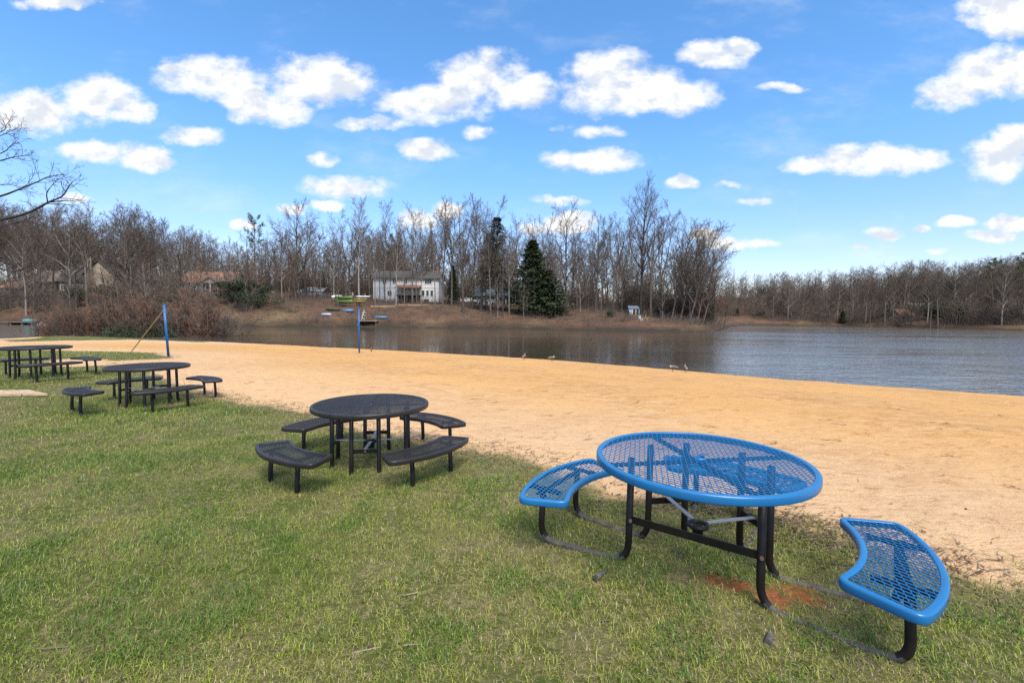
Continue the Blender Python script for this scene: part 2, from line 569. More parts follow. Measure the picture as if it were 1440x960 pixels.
def build_ground():
    th = np.concatenate([np.arange(-70, 70, .22), np.arange(70, 290, 2.0)])
    th = np.radians(th)
    rr = np.concatenate([[0.0], np.geomspace(.35, 1200, 430)])
    T, Rr = np.meshgrid(th, rr)
    X = (Rr * np.sin(T)).ravel(); Y = (Rr * np.cos(T)).ravel()
    P = np.stack([X, Y], 1)
    Z = ground(P)
    sd, e = poly_sd(P, LAKE)
    far = ((e >= N_NEAR_EDGES)).astype(float)
    ls = np.clip(lawn_sd(P), -6, 6)
    soil = np.zeros(len(P))
    for sx, sy, r in SOIL:
        soil = np.maximum(soil, np.exp(-((X - sx) ** 2 + (Y - sy) ** 2) / (r * .62) ** 2))
    nt = len(th)
    i = np.arange(len(rr) - 1)[:, None] * nt
    j = np.arange(nt)[None, :]
    a = (i + j).ravel(); b = (i + (j + 1) % nt).ravel()
    F = np.stack([a, b, b + nt, a + nt], 1)[:, ::-1]
    me = np_mesh('ground', np.stack([X, Y, Z], 1), F, M['ground'], True,
                 attrs={'lawn': ls, 'far': far, 'shore': np.clip(sd, -3, 30), 'soil': soil})
    tag(link('ground', me), kind='structure')


build_ground()

# the lake
wx = np.linspace(-260, 320, 117); wy = np.linspace(-60, 420, 97)
WX, WY = np.meshgrid(wx, wy)
wv = np.stack([WX.ravel(), WY.ravel(), np.full(WX.size, WZ)], 1)
i = np.arange(len(wy) - 1)[:, None] * len(wx); j = np.arange(len(wx) - 1)[None, :]
a = (i + j).ravel()
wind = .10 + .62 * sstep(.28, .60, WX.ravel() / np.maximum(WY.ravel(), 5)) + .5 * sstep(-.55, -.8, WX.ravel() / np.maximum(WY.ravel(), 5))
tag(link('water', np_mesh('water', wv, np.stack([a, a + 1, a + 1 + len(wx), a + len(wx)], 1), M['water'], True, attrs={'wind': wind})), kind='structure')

# ================================================================== GRASS
rng = np.random.default_rng(7)


def build_grass():
    # candidate roots: density falls with distance
    P = []
    for r0, r1, dens in ((1.1, 2.6, 17000), (2.6, 4.2, 12500), (4.2, 6.5, 6500), (6.5, 10, 2800), (10, 16, 950), (16, 30, 240), (30, 62, 45)):
        a0, a1 = math.radians(-56), math.radians(56)
        n = int((r1 * r1 - r0 * r0) * .5 * (a1 - a0) * dens)
        r = np.sqrt(rng.uniform(r0 * r0, r1 * r1, n)); th = rng.uniform(a0, a1, n)
        P.append(np.stack([r * np.sin(th), r * np.cos(th), r], 1))
    P = np.concatenate(P)
    x, y, r = P.T
    sd = lawn_sd(P[:, :2])
    lake_d, e = poly_sd(P[:, :2], LAKE)
    nz = fbm(x * 2.2, y * 2.2, 41, 4) - .5
    edge = sstep(-.30, .35, sd + nz * .9)
    patch = fbm(x * .8, y * .8, 77, 4)          # thin and thick turf
    patch2 = fbm(x * 3.5, y * 3.5, 99, 3)
    soil = np.zeros(len(x))
    for sx, sy, rr_ in SOIL:
        soil = np.maximum(soil, np.exp(-((x - sx) ** 2 + (y - sy) ** 2) / (rr_ * .62) ** 2))
    prob = edge * (.30 + .95 * sstep(.30, .62, patch * .6 + patch2 * .4)) * (1 - .75 * sstep(.35, .95, soil))
    keep = (rng.random(len(x)) < prob) & (lake_d > .2) & (e < N_NEAR_EDGES)
    x, y, r, patch, patch2, sd = x[keep], y[keep], r[keep], patch[keep], patch2[keep], sd[keep]
    n = len(x)
    z = ground(np.stack([x, y], 1)) - .004
    dry = rng.random(n) < np.clip(.30 + .9 * (.52 - patch) + .5 * (.5 - patch2) + .35 * sstep(.6, -.1, sd), .08, .85)
    clump = sstep(.58, .72, patch2) * (rng.random(n) < .6) * ~dry
    h = rng.gamma(6, 1 / 6, n) * .029 * (1 + .18 * clump) * np.where(dry, .8, 1)
    far = np.clip(r / 5, 1, 8) ** .65
    h = h * np.clip(far, 1, 1.7)
    w = rng.uniform(.0008, .0018, n) * np.where(dry, .8, 1) * np.where(clump > 0, 1.35, 1) * far ** 1.25
    az = rng.uniform(0, 2 * np.pi, n)
    lean = np.where(dry, rng.uniform(.95, 1.6, n), np.where(rng.random(n) < .6, rng.uniform(.6, 1.45, n), rng.uniform(.15, .9, n)))
    dx, dy = np.cos(az), np.sin(az)
    sx, sy = -dy, dx
    L1, L2 = h * .55, h * .6
    ang1 = lean * .6; ang2 = np.minimum(lean * 1.35, 1.75)
    p0 = np.stack([x, y, z], 1)
    p1 = p0 + np.stack([dx * np.sin(ang1) * L1, dy * np.sin(ang1) * L1, np.cos(ang1) * L1], 1)
    p2 = p1 + np.stack([dx * np.sin(ang2) * L2, dy * np.sin(ang2) * L2, np.cos(ang2) * L2], 1)
    p2[:, 2] = np.maximum(p2[:, 2], z + .004)
    curl = rng.normal(0, .45, n) * L2
    p2[:, 0] += sx * curl; p2[:, 1] += sy * curl
    S = np.stack([sx * w, sy * w, np.zeros(n)], 1)
    V = np.stack([p0 - S, p0 + S, p1 + S * .85, p1 - S * .85, p2], 1).reshape(-1, 3)
    k = np.arange(n) * 5
    F4 = np.stack([k, k + 1, k + 2, k + 3], 1); F3 = np.stack([k + 3, k + 2, k + 4], 1)
    g1 = np.array([.165, .23, .020]); g2 = np.array([.40, .42, .052]); g3 = np.array([.105, .175, .022])
    d1 = np.array([.58, .48, .24]); d2 = np.array([.36, .27, .12])
    t = rng.random((n, 1)); q = np.clip(patch[:, None] * 1.6 - .3 + rng.normal(0, .15, (n, 1)), 0, 1)
    g = (g2 * (1 - q) + g1 * q) * (.38 + .95 * t)
    g = np.where(clump[:, None] > 0, g3 * (.8 + .5 * t), g)
    c = np.where(dry[:, None], d1 * t + d2 * (1 - t) * .8, g)
    c = np.repeat(c, 5, axis=0)
    o = link('grass', np_mesh('grass', V, [F4, F3], M['grass'], False, colors=c))
    tag(o, 'short patchy lawn grass, green mixed with straw-coloured dead blades', 'grass', kind='stuff')
    print('grass blades', n)


build_grass()


def build_debris():
    """dead twigs and leaf scraps washed up along the edge between lawn and sand"""
    n = 5000
    pts = []
    B = LAWN[1:-4]
    seg = np.hypot(*(B[1:] - B[:-1]).T); cum = np.concatenate([[0], np.cumsum(seg)])
    while len(pts) < n:
        s = rng.uniform(0, cum[-1]); k = np.searchsorted(cum, s) - 1; k = max(k, 0)
        p = B[k] + (B[k + 1] - B[k]) * ((s - cum[k]) / max(seg[k], 1e-6))
        if p[1] > 9 and rng.random() < .8: continue
        p = p + rng.normal(0, .30, 2)
        if rng.random() < .12: p = np.array([rng.uniform(-3, 3.6), rng.uniform(1.6, 6)])
        pts.append(p)
    for u, v, r_, m in ((1150, 748, .24, 600), (1040, 722, .22, 350), (1330, 796, .24, 260), (1215, 770, .24, 300), (985, 712, .15, 300), (640, 640, .3, 200)):
        c = np.array(hit(u, v)[:2])
        pts += list(c + rng.normal(0, r_, (m, 2)) * np.array([1.25, .8]))
    P = np.array(pts); z = ground(P) + .006
    V = []; F = []; C = []
    for (x, y), zz in zip(P, z):
        az = rng.uniform(0, math.pi); twig = rng.random() < .55
        l = rng.uniform(.015, .07) if twig else rng.uniform(.004, .012)
        w = .0015 if twig else l * rng.uniform(.4, .8)
        c, s = math.cos(az) * l, math.sin(az) * l
        a, b = -math.sin(az) * w, math.cos(az) * w
        t1, t2 = rng.uniform(-.004, .012, 2)
        o = len(V)
        V += [(x - c - a, y - s - b, zz + t1), (x + c - a, y + s - b, zz + t2), (x + c + a, y + s + b, zz + t2 + .003), (x - c + a, y - s + b, zz + t1 + .003)]
        F.append((o, o + 1, o + 2, o + 3))
        col = np.array([.12, .078, .048]) * rng.uniform(.4, 1.8)
        C += [col] * 4
    o = link('leaf_litter', np_mesh('leaf_litter', V, np.array(F), M['grass'], False, colors=np.array(C)))
    tag(o, 'dry twigs and leaf scraps scattered along the sand and lawn edge', 'leaf litter', kind='stuff')


build_debris()


# ================================================================== PICNIC TABLES
def inset(poly, d):
    """shift a closed counter-clockwise outline inwards by d"""
    n = len(poly); out = []
    for i in range(n):
        a = np.array(poly[i - 1]); b = np.array(poly[i]); c = np.array(poly[(i + 1) % n])
        t1 = (b - a) / (np.linalg.norm(b - a) + 1e-12); t2 = (c - b) / (np.linalg.norm(c - b) + 1e-12)
        nn = np.array([-(t1 + t2)[1], (t1 + t2)[0]]); nn /= np.linalg.norm(nn) + 1e-12
        out.append(b + nn * d / max(.4, nn @ np.array([-t1[1], t1[0]])))
    return out


def rim_mesh(name, outline, mat, z=0.0, hgt=.046, wid=.033):
    prof = [(wid, -.010), (wid, -.004), (wid - .004, -.0010), (.012, 0), (.006, -.0012), (.0018, -.0050), (0, -.011), (0, -hgt + .008), (.002, -hgt + .002), (.006, -hgt), (.011, -hgt + .001), (.012, -hgt + .006), (.012, -.012)]
    n = len(outline); V = []; F = []
    rings = [inset(outline, d) for d, _ in prof]
    for (d, h), rg in zip(prof, rings):
        V += [(p[0], p[1], z + h) for p in rg]
    m = len(prof)
    for k in range(m):
        for i in range(n):
            a = k * n + i; b = k * n + (i + 1) % n
            c = ((k + 1) % m) * n + (i + 1) % n; d = ((k + 1) % m) * n + i
            F.append((a, d, c, b))
    me = np_mesh(name, V, np.array(F), mat, True)
    return me


def inside_poly(x, y, poly):
    r = False
    n = len(poly)
    for i in range(n):
        ax, ay = poly[i]; bx, by = poly[(i + 1) % n]
        if (ay > y) != (by > y) and x < (bx - ax) * (y - ay) / (by - ay) + ax: r = not r
    return r


def clip_seg(p, q, poly):
    """part of the strand p-q inside the outline"""
    ip, iq = inside_poly(*p, poly), inside_poly(*q, poly)
    if ip and iq: return p, q
    if not ip and not iq: return None
    a, b = (p, q) if ip else (q, p)
    lo, hi = 0.0, 1.0
    for _ in range(12):
        m = (lo + hi) / 2
        if inside_poly(a[0] + (b[0] - a[0]) * m, a[1] + (b[1] - a[1]) * m, poly): lo = m
        else: hi = m
    return a, (a[0] + (b[0] - a[0]) * lo, a[1] + (b[1] - a[1]) * lo)


def lattice_mesh(name, outline, mat, ang, swd=.0255, lwd=.050, w=.0062, th=.0055, z=-.004):
    """expanded steel: a web of coated diamond strands inside the outline"""
    poly = inset(outline, .020)
    V = []; F = []
    ca, sa = math.cos(ang), math.sin(ang)
    R = max(math.hypot(*p) for p in poly) + .1
    cx = sum(p[0] for p in poly) / len(poly); cy = sum(p[1] for p in poly) / len(poly)
    R = max(math.hypot(p[0] - cx, p[1] - cy) for p in poly) + .05
    ni = int(R / (swd / 2)) + 1; nj = int(R / (lwd / 2)) + 1

    def T(a, b): return (cx + a * ca - b * sa, cy + a * sa + b * ca)
    for j in range(-nj, nj):
        for i in range(-ni, ni + 1):
            if (i + j) % 2: continue
            for di in (-1, 1):
                p = T(i * swd / 2, j * lwd / 2); q = T((i + di) * swd / 2, (j + 1) * lwd / 2)
                if max(math.hypot(p[0] - cx, p[1] - cy), math.hypot(q[0] - cx, q[1] - cy)) > R: continue
                sg = clip_seg(p, q, poly)
                if not sg: continue
                (x0, y0), (x1, y1) = sg
                dx, dy = x1 - x0, y1 - y0; l = math.hypot(dx, dy)
                if l < .002: continue
                nx, ny = -dy / l * w / 2, dx / l * w / 2
                ex, ey = dx / l * w * .3, dy / l * w * .3
                o = len(V)
                for (px, py) in ((x0 - ex, y0 - ey), (x1 + ex, y1 + ey)):
                    V.extend([(px - nx, py - ny, z - th * .5), (px - nx * .45, py - ny * .45, z), (px + nx * .45, py + ny * .45, z), (px + nx, py + ny, z - th * .5), (px, py, z - th)])
                for k in range(5):
                    F.append((o + k, o + 5 + k, o + 5 + (k + 1) % 5, o + (k + 1) % 5))
    return np_mesh(name, V, np.array(F), mat, False)


def circle(r, n=112):
    return [(r * math.cos(2 * math.pi * k / n), r * math.sin(2 * math.pi * k / n)) for k in range(n)]


def seat_outline(r0=.742, r1=1.052, half=28.5, rc=.085):
    """curved bench: ring sector with rounded corners, counter-clockwise, axis along +X"""
    h = math.radians(half)
    raw = []
    pts = [(r1 * math.cos(a), r1 * math.sin(a)) for a in np.linspace(-h, h, 40)] + [(r0 * math.cos(a), r0 * math.sin(a)) for a in np.linspace(h * 1.06, -h * 1.06, 34)]
    # corner rounding: resample densely, then smooth with a window of the corner radius
    P = np.array(pts + [pts[0]])
    s = np.concatenate([[0], np.cumsum(np.hypot(*(P[1:] - P[:-1]).T))])
    N = 220
    q = np.stack([np.interp(np.linspace(0, s[-1], N, endpoint=False), s, P[:, k]) for k in (0, 1)], 1)
    wdt = int(rc * 1.15 / (s[-1] / N))
    for _ in range(2):
        ker = np.ones(2 * wdt // 2 + 1); ker /= ker.sum()
        hw = len(ker) // 2
        qq = np.concatenate([q[-hw:], q, q[:hw]])
        q = np.stack([np.convolve(qq[:, k], ker, 'valid') for k in (0, 1)], 1)
    return [tuple(p) for p in q]


def rot2(p, a): return (p[0] * math.cos(a) - p[1] * math.sin(a), p[0] * math.sin(a) + p[1] * math.cos(a))


TOP_R = .584
GROUND_D = -.655           # lawn below the table top
SEAT_D = -.305


def bend(pts, r=.09, n=5):
    """round the corners of a bent pipe"""
    pts = [np.array(p, float) for p in pts]
    out = [pts[0]]
    for i in range(1, len(pts) - 1):
        a, b, c = pts[i - 1], pts[i], pts[i + 1]
        la, lc = np.linalg.norm(a - b), np.linalg.norm(c - b)
        rr_ = min(r, la * .45, lc * .45)
        p, q = b + (a - b) / la * rr_, b + (c - b) / lc * rr_
        for k in range(n + 1):
            t = k / n
            out.append(p * (1 - t) ** 2 + 2 * b * t * (1 - t) + q * t * t)
    out.append(pts[-1])
    return out


def make_table(name, mat, seats, label, group=None, mesh_ang=0.0, tube_z=-.012, sw=.0052, pitch=.032):
    root = empty(name, (0, 0, 0))
    tag(root, label, 'picnic table', group)
    top = link('tabletop', lattice_mesh('tabletop', circle(TOP_R), mat, mesh_ang, swd=pitch, lwd=pitch * 1.75, w=sw), root)
    link('rim', rim_mesh('rim', circle(TOP_R), mat), top)
    link('umbrella_ring', rim_mesh('umbrella_ring', circle(.036, 28), mat, .0015, .03, .014), top)
    b = MB()
    for a in (math.radians(45), math.radians(135)):
        d = (math.cos(a), math.sin(a))
        b.bar((-d[0] * .55, -d[1] * .55, -.024 - (.012 if a > 1 else 0)), (d[0] * .55, d[1] * .55, -.024 - (.012 if a > 1 else 0)), .045, .010)
    b.build('top_support', M['pipe'], top)
    so = seat_outline()
    for k in range(4):
        a = math.pi / 2 * k
        if k in seats:
            ol = [rot2(p, a) for p in so]
            st = link('seat', lattice_mesh('seat', ol, mat, mesh_ang + (0.35 if k % 2 else -.2), swd=pitch, lwd=pitch * 1.75, w=sw), root)
            st.location.z = SEAT_D
            link('seat_rim', rim_mesh('seat_rim', ol, mat, 0, .043, .031), st)
            sb = MB()
            for sgn in (-1, 1):
                p0 = rot2((.775, .235 * sgn), a); p1 = rot2((1.02, .235 * sgn), a)
                sb.bar((*p0, -.022), (*p1, -.022), .05, .012)
            p0 = rot2((.905, -.30), a); p1 = rot2((.905, .30), a)
            sb.bar((*p0, -.036), (*p1, -.036), .035, .012)
            sb.build('seat_support', M['pipe'], st)
        for sgn in (-1, 1):
            if k in seats:
                path = [(.905, .235 * sgn, SEAT_D - .03), (.925, .235 * sgn, GROUND_D + tube_z), (.350, .167 * sgn, GROUND_D + tube_z), (.342, .165 * sgn, -.03)]
                path = [(*rot2(p[:2], a), p[2]) for p in path]
                t = MB().tube(bend(path, .125, 7), .0205, 14)
                tube = t.build('leg', M['pipe'], root, smooth=True)
                tube.data.materials.append(M['tube_dirty'])
                for pl_ in tube.data.polygons:
                    if pl_.center.z < GROUND_D + .022: pl_.material_index = 1
            else:       # bench cut away: short stubs left in the turf
                c = (.38, .42 * sgn)
                path = [(c[0] - .06, c[1], GROUND_D - .016), (c[0] + .02, c[1], GROUND_D - .002), (c[0] + .075, c[1], GROUND_D + .006)]
                path = [(*rot2(p[:2], a), p[2]) for p in path]
                MB().tube(path, .016, 12).build('cut_stub', M['tube_dirty'], root, smooth=True)
    # flat bars tie neighbouring legs, light braces meet at the umbrella socket
    zb = -.40
    for k in range(4):
        a = math.pi / 2 * k
        p0, p1 = rot2((.342, .165), a), rot2(rot2((.342, -.165), math.pi / 2), a)
        if k not in seats or (k + 1) % 4 not in seats: continue
        MB().bar((*p0, zb), (*p1, zb), .010, .038).build('cross_bar', M['pipe'], root)
        mid = ((p0[0] + p1[0]) / 2, (p0[1] + p1[1]) / 2)
        MB().tube([(mid[0], mid[1], zb), (mid[0] * 1.03, mid[1] * 1.03, zb)], .010, 8).build('bolt', M['rust'], root)
        e = .06 / math.hypot(*mid)
        MB().bar((mid[0], mid[1], zb + .022), (mid[0] * e, mid[1] * e, zb + .012), .03, .006).build('brace', M['galv'], root)
    miss = [k for k in range(4) if k not in seats]
    for k in miss:
        a = math.pi / 2 * k
        p0, p1 = rot2(rot2((.342, .165), -math.pi / 2), a), rot2(rot2((.342, -.165), math.pi / 2), a)
        MB().bar((*p0, zb), (*p1, zb), .010, .042).build('cross_bar', M['pipe'], root)
        for s_ in (p0, p1):
            MB().tube([(s_[0] * 1.0, s_[1], zb), (s_[0] * 1.0 + .012, s_[1] - .03, zb)], .010, 8).build('bolt', M['rust'], root)
    ring = MB().tube([(.05 * math.cos(t_), .05 * math.sin(t_), zb) for t_ in np.linspace(0, 2 * math.pi, 24)], .012, 6, caps=False)
    ring.tube([(0, 0, zb - .07), (0, 0, zb - .005)], .03, 12)
    ring.build('umbrella_socket', M['pipe'], root)
    return root


# axis (local +X) of the blue table points to its right bench; the near bench has been taken off
blue = make_table('picnic_table', M['blue'], (0, 1, 2), 'bright blue round picnic table, near right on the lawn, its near bench cut away', mesh_ang=R_(50), tube_z=-.0125)
blue.location = (1.085, 2.572, .800)
blue.rotation_euler = (0, 0, R_(-36))
bg = 'black picnic tables on the lawn'
t3 = make_table('picnic_table', M['black'], (0, 1, 2, 3), 'black round picnic table with four benches, nearest to the blue table', bg, mesh_ang=R_(40), tube_z=-.03, sw=.0086, pitch=.0255)
t3.location = (-1.452, 4.665, .686); t3.rotation_euler = (0, 0, R_(-37))
t2 = copy_tree(t3); t2['label'] = 'black round picnic table at the sand edge, middle one of three black tables'
t2.location = (-6.131, 7.639, .708); t2.rotation_euler = (0, 0, R_(-35))
t1 = copy_tree(t3); t1['label'] = 'black round picnic table farthest away, cut by the picture edge behind the plank platform'
t1.location = (-10.18, 9.686, .852); t1.rotation_euler = (0, 0, R_(-29))

# ================================================================== VOLLEYBALL POLES, PLANKS, POST
x, y, z = hit(237.5, 502)
root = tag(empty('volleyball_pole', (x, y, z - .05), 0, ry=R_(-3.0)), 'blue volleyball pole with tan guy strap, leaning at the tip of the lawn', 'volleyball pole', 'blue volleyball poles on the beach')
hh = at(233, 428, y)[2] - z + .05
VP = hh
MB().tube([(0, 0, 0), (0, 0, hh)], .031, 14).build('pole', M['pole'], root, True)
MB().tube([(-.043, 0, hh * .0), (-.043, 0, hh * .97)], .013, 8).build('net_rail', M['pole'], root, True)
MB().tube([(0, 0, hh), (0, 0, hh + .02)], .035, 14).build('pole_cap', M['pole'], root, True)
MB().box(-.10, -.03, -.035, .035, hh * .36, hh * .41).build('net_crank', M['pole'], root)
g = hit(185, 494.5)
gl = Matrix.LocRotScale(root.location, root.rotation_euler, None).inverted() @ Vector((g[0], g[1], g[2] + .02))
MB().bar((-.07, 0, hh * .88), tuple(gl), .045, .01).build('guy_strap', M['strap'], root)
MB().tube([(-.05, 0, hh * .87), (-.10, 0, hh * .89)], .03, 8).build('strap_hook', M['rust'], root)
x, y, z = hit(505.5, 496)
root = tag(empty('volleyball_pole', (x, y, z - .05)), 'blue volleyball pole standing alone by the water edge', 'volleyball pole', 'blue volleyball poles on the beach')
hh = at(505.5, 434, y)[2] - z + .05
MB().tube([(0, 0, 0), (0, 0, hh)], .031, 14).build('pole', M['pole'], root, True)
MB().tube([(-.043, 0, 0), (-.043, 0, hh * .97)], .013, 8).build('net_rail', M['pole'], root, True)
MB().tube([(0, 0, hh), (0, 0, hh + .02)], .035, 14).build('pole_cap', M['pole'], root, True)
MB().box(-.11, .02, -.05, .05, hh * .62, hh * .68).build('net_crank', M['pole'], root)
x, y, z = hit(522, 494)
tag(MB().tube([(x, y, z - .1), (x + .03, y, z + .26)], .05, 8).build('anchor_stake', M['wood_dark']), 'short brown stake in the sand beside the lone volleyball pole', 'stake')

# plank platform at the left edge
pa = np.array(hit(67, 558)); pb = np.array(hit(41, 550))
pr = tag(empty('plank_platform', (pa[0], pa[1], pa[2])), 'low platform of pale weathered planks lying on the lawn', 'platform')
dv = np.array([-1.0, -.16]); dv /= np.hypot(*dv)          # away from its right end
wv_ = (pb - pa)[:2]; wid = np.hypot(*wv_); wv_ = wv_ / wid
hp = .06


def pq(s, t, h): return (dv[0] * s + wv_[0] * t, dv[1] * s + wv_[1] * t, h)


s = 0
for k in range(9):
    w_ = .36 if k % 2 else .40
    q = MB()
    jz = (k * 7 % 3) * .003
    q.add([pq(s, 0, hp - .035), pq(s + w_ - .03, 0, hp - .035), pq(s + w_ - .03, wid, hp - .035), pq(s, wid, hp - .035), pq(s, 0, hp + jz), pq(s + w_ - .03, 0, hp + jz), pq(s + w_ - .03, wid, hp + jz), pq(s, wid, hp + jz)],
          [(0, 3, 2, 1), (4, 5, 6, 7), (0, 1, 5, 4), (1, 2, 6, 5), (2, 3, 7, 6), (3, 0, 4, 7)])
    q.build('plank', M['wood'], pr)
    s += w_
for t0 in (.02, wid - .06):
    q = MB()
    q.add([pq(.02, t0, -.05), pq(s - .03, t0, -.05), pq(s - .03, t0 + .05, -.05), pq(.02, t0 + .05, -.05), pq(.02, t0, hp - .037), pq(s - .03, t0, hp - .037), pq(s - .03, t0 + .05, hp - .037), pq(.02, t0 + .05, hp - .037)],
          [(0, 3, 2, 1), (4, 5, 6, 7), (0, 1, 5, 4), (1, 2, 6, 5), (2, 3, 7, 6), (3, 0, 4, 7)])
    q.build('bearer', M['wood_dark'], pr)

x, y, z = hit(132, 471.5)
root = tag(empty('marker_post', (x, y, z)), 'short white post on the grassy rise among the bare shrubs', 'post')
MB().tube([(0, 0, -.1), (0, 0, .42), (-.01, 0, .50), (-.04, 0, .56)], [.085, .08, .07, .05], 10).build('post', M['trim'], root, True)
MB().bar((-.05, 0, .52), (-.16, 0, .44), .04, .04).build('post_arm', M['wood_dark'], root)


# ================================================================== GEESE
def goose(u, v, face, head_up, label):
    x, y, z = hit(u, v)
    root = tag(empty('duck', (x, y, z), face, scale=(.55, .55, .55)), label, 'duck', 'ducks at the water edge')
    b = MB()
    up = head_up
    spine = [(-.44, 0, .29), (-.36, 0, .31), (-.22, 0, .33), (-.02, 0, .34), (.14, 0, .35), (.23, 0, .40), (.26, 0, .50), (.27 if up else .36, 0, .64 if up else .52), (.28 if up else .46, 0, .74 if up else .45)]
    rad = [.02, .07, .12, .145, .125, .085, .05, .036, .036]
    b.tube(spine, rad, 12)
    nb = len(b.f)
    for sy in (-.05, .05):
        b.tube([(0, sy, .24), (.01, sy, .0)], .013, 6)
        b.box(-.02, .09, sy - .03, sy + .03, -.005, .012)
    me = b.mesh('body', M['goose_body'], True)
    me.materials.append(M['goose_black']); me.materials.append(M['goose_pale'])
    for p in me.polygons:
        c = p.center
        if c.x > .235 and c.z > .43: p.material_index = 1
        elif c.x > .12 or c.x < -.34: p.material_index = 2
        elif c.z < .24: p.material_index = 1
    link('body', me, root)
    hx, hz = (.29, .765) if up else (.475, .43)
    h = MB().tube([(hx - .05, 0, hz - .01), (hx - .02, 0, hz), (hx + .03, 0, hz), (hx + .06, 0, hz - .01), (hx + .11, 0, hz - .02)], [.02, .042, .04, .022, .010], 10)
    h.build('head', M['goose_black'], root, True)
    MB().box(hx - .012, hx + .014, -.043, .043, hz - .03, hz + .012).build('cheek_patch', M['goose_pale'], root)


goose(946, 522.0, R_(172), True, 'dark-headed duck in profile with head raised, left one of the nearer pair')
goose(964, 523.5, R_(80), True, 'dark-headed duck seen from behind, right one of the nearer pair')
goose(737, 505.5, R_(70), True, 'dark-headed duck at the waterline facing the lake, left of the distant pair')
goose(776, 507.5, R_(20), False, 'dark-headed duck with lowered head at the waterline, right of the distant pair')

# ================================================================== TREES
def norm(d):
    l = math.sqrt(d[0] * d[0] + d[1] * d[1] + d[2] * d[2]) or 1
    return (d[0] / l, d[1] / l, d[2] / l)


def perp_dir(d, ang, az):
    """direction leaving d at the given angle"""
    ax = (0, 0, 1) if abs(d[2]) < .9 else (1, 0, 0)
    u = norm((d[1] * ax[2] - d[2] * ax[1], d[2] * ax[0] - d[0] * ax[2], d[0] * ax[1] - d[1] * ax[0]))
    v = (d[1] * u[2] - d[2] * u[1], d[2] * u[0] - d[0] * u[2], d[0] * u[1] - d[1] * u[0])
    c, s = math.cos(az), math.sin(az); ca, sa = math.cos(ang), math.sin(ang)
    return tuple(d[k] * ca + (u[k] * c + v[k] * s) * sa for k in range(3))


class Plant:
    """branching by recursion; segments are kept per level"""

    def __init__(s, seed):
        s.r = random.Random(seed); s.segs = {}

    def limb(s, lvl, p, d, L, r0, r1, n, wob, trop):
        out = [(p, d, r0, 0.0)]
        R = s.r
        ds = L / n
        sg = s.segs.setdefault(lvl, [])
        for i in range(n):
            d = norm((d[0] + R.gauss(0, wob), d[1] + R.gauss(0, wob), d[2] + R.gauss(0, wob) + trop))
            q = (p[0] + d[0] * ds, p[1] + d[1] * ds, p[2] + d[2] * ds)
            ra = r0 + (r1 - r0) * i / n; rb = r0 + (r1 - r0) * (i + 1) / n
            sg.append((p, q, ra, rb))
            p = q
            out.append((p, d, rb, (i + 1) / n))
        return out

    def spread(s, lvl, line, spec, L0):
        """children along a limb; spec: list of per-level dicts"""
        if not spec: return
        sp = spec[0]; R = s.r
        n = sp['n'] if isinstance(sp['n'], int) else R.randint(*sp['n'])
        az = R.uniform(0, 6.28)
        for k in range(n):
            t = sp['t0'] + (1 - sp['t0']) * ((k + R.random() * .8) / n)
            i = min(int(t * (len(line) - 1)), len(line) - 2); f = t * (len(line) - 1) - i
            a, b = line[i], line[i + 1]
            p = tuple(a[0][c] + (b[0][c] - a[0][c]) * f for c in range(3))
            az += 2.4 + R.uniform(-.5, .5)
            ang = R.uniform(*sp['ang']) * (1 - sp.get('close', 0) * t)
            d = perp_dir(a[1], ang, az)
            L = L0 * R.uniform(*sp['len']) * (1 - sp.get('tap', .5) * t)
            rr_ = min(a[2] * .75, max(sp['r'] * L, sp.get('rmin', .006)))
            ln = s.limb(lvl, p, d, L, rr_, max(rr_ * .35, sp.get('rmin', .006) * .8), sp['seg'], sp['wob'], sp['trop'])
            s.spread(lvl + 1, ln, spec[1:], L)


def prisms(segs, n):
    a = np.array([s[0] for s in segs], np.float32); b = np.array([s[1] for s in segs], np.float32)
    ra = np.array([s[2] for s in segs], np.float32)[:, None]; rb = np.array([s[3] for s in segs], np.float32)[:, None]
    d = b - a
    l = np.linalg.norm(d, axis=1, keepdims=True) + 1e-9
    d = d / l
    b = b + d * rb * .6
    ax = np.where(np.abs(d[:, 2:3]) < .9, np.array([[0, 0, 1.0]]), np.array([[1.0, 0, 0]]))
    u = np.cross(d, ax); u /= np.linalg.norm(u, axis=1, keepdims=True) + 1e-9
    v = np.cross(d, u)
    rings = []
    for r, p in ((ra, a), (rb, b)):
        for k in range(n):
            t = 2 * math.pi * k / n
            rings.append(p + (u * math.cos(t) + v * math.sin(t)) * r)
    V = np.stack(rings, 1).reshape(-1, 3)
    o = (np.arange(len(segs)) * 2 * n)[:, None]
    F = [o + np.array([[k, (k + 1) % n, n + (k + 1) % n, n + k]]) for k in range(n)]
    return V, np.concatenate(F)


def merge(parts):
    Vs = []; Fs = []; o = 0
    for V, F in parts:
        Vs.append(V); Fs.append(F + o); o += len(V)
    return np.concatenate(Vs), np.concatenate(Fs)


def plant_arrays(pl, cut):
    tr = [s for l, ss in pl.segs.items() if l < cut for s in ss]
    T = prisms(tr, 7)
    crown = []
    for l, ss in pl.segs.items():
        if l >= cut: crown.append(prisms(ss, 4 if l == cut else 3))
    return T, merge(crown)


RM = .015            # thinnest twig radius kept in the far woods


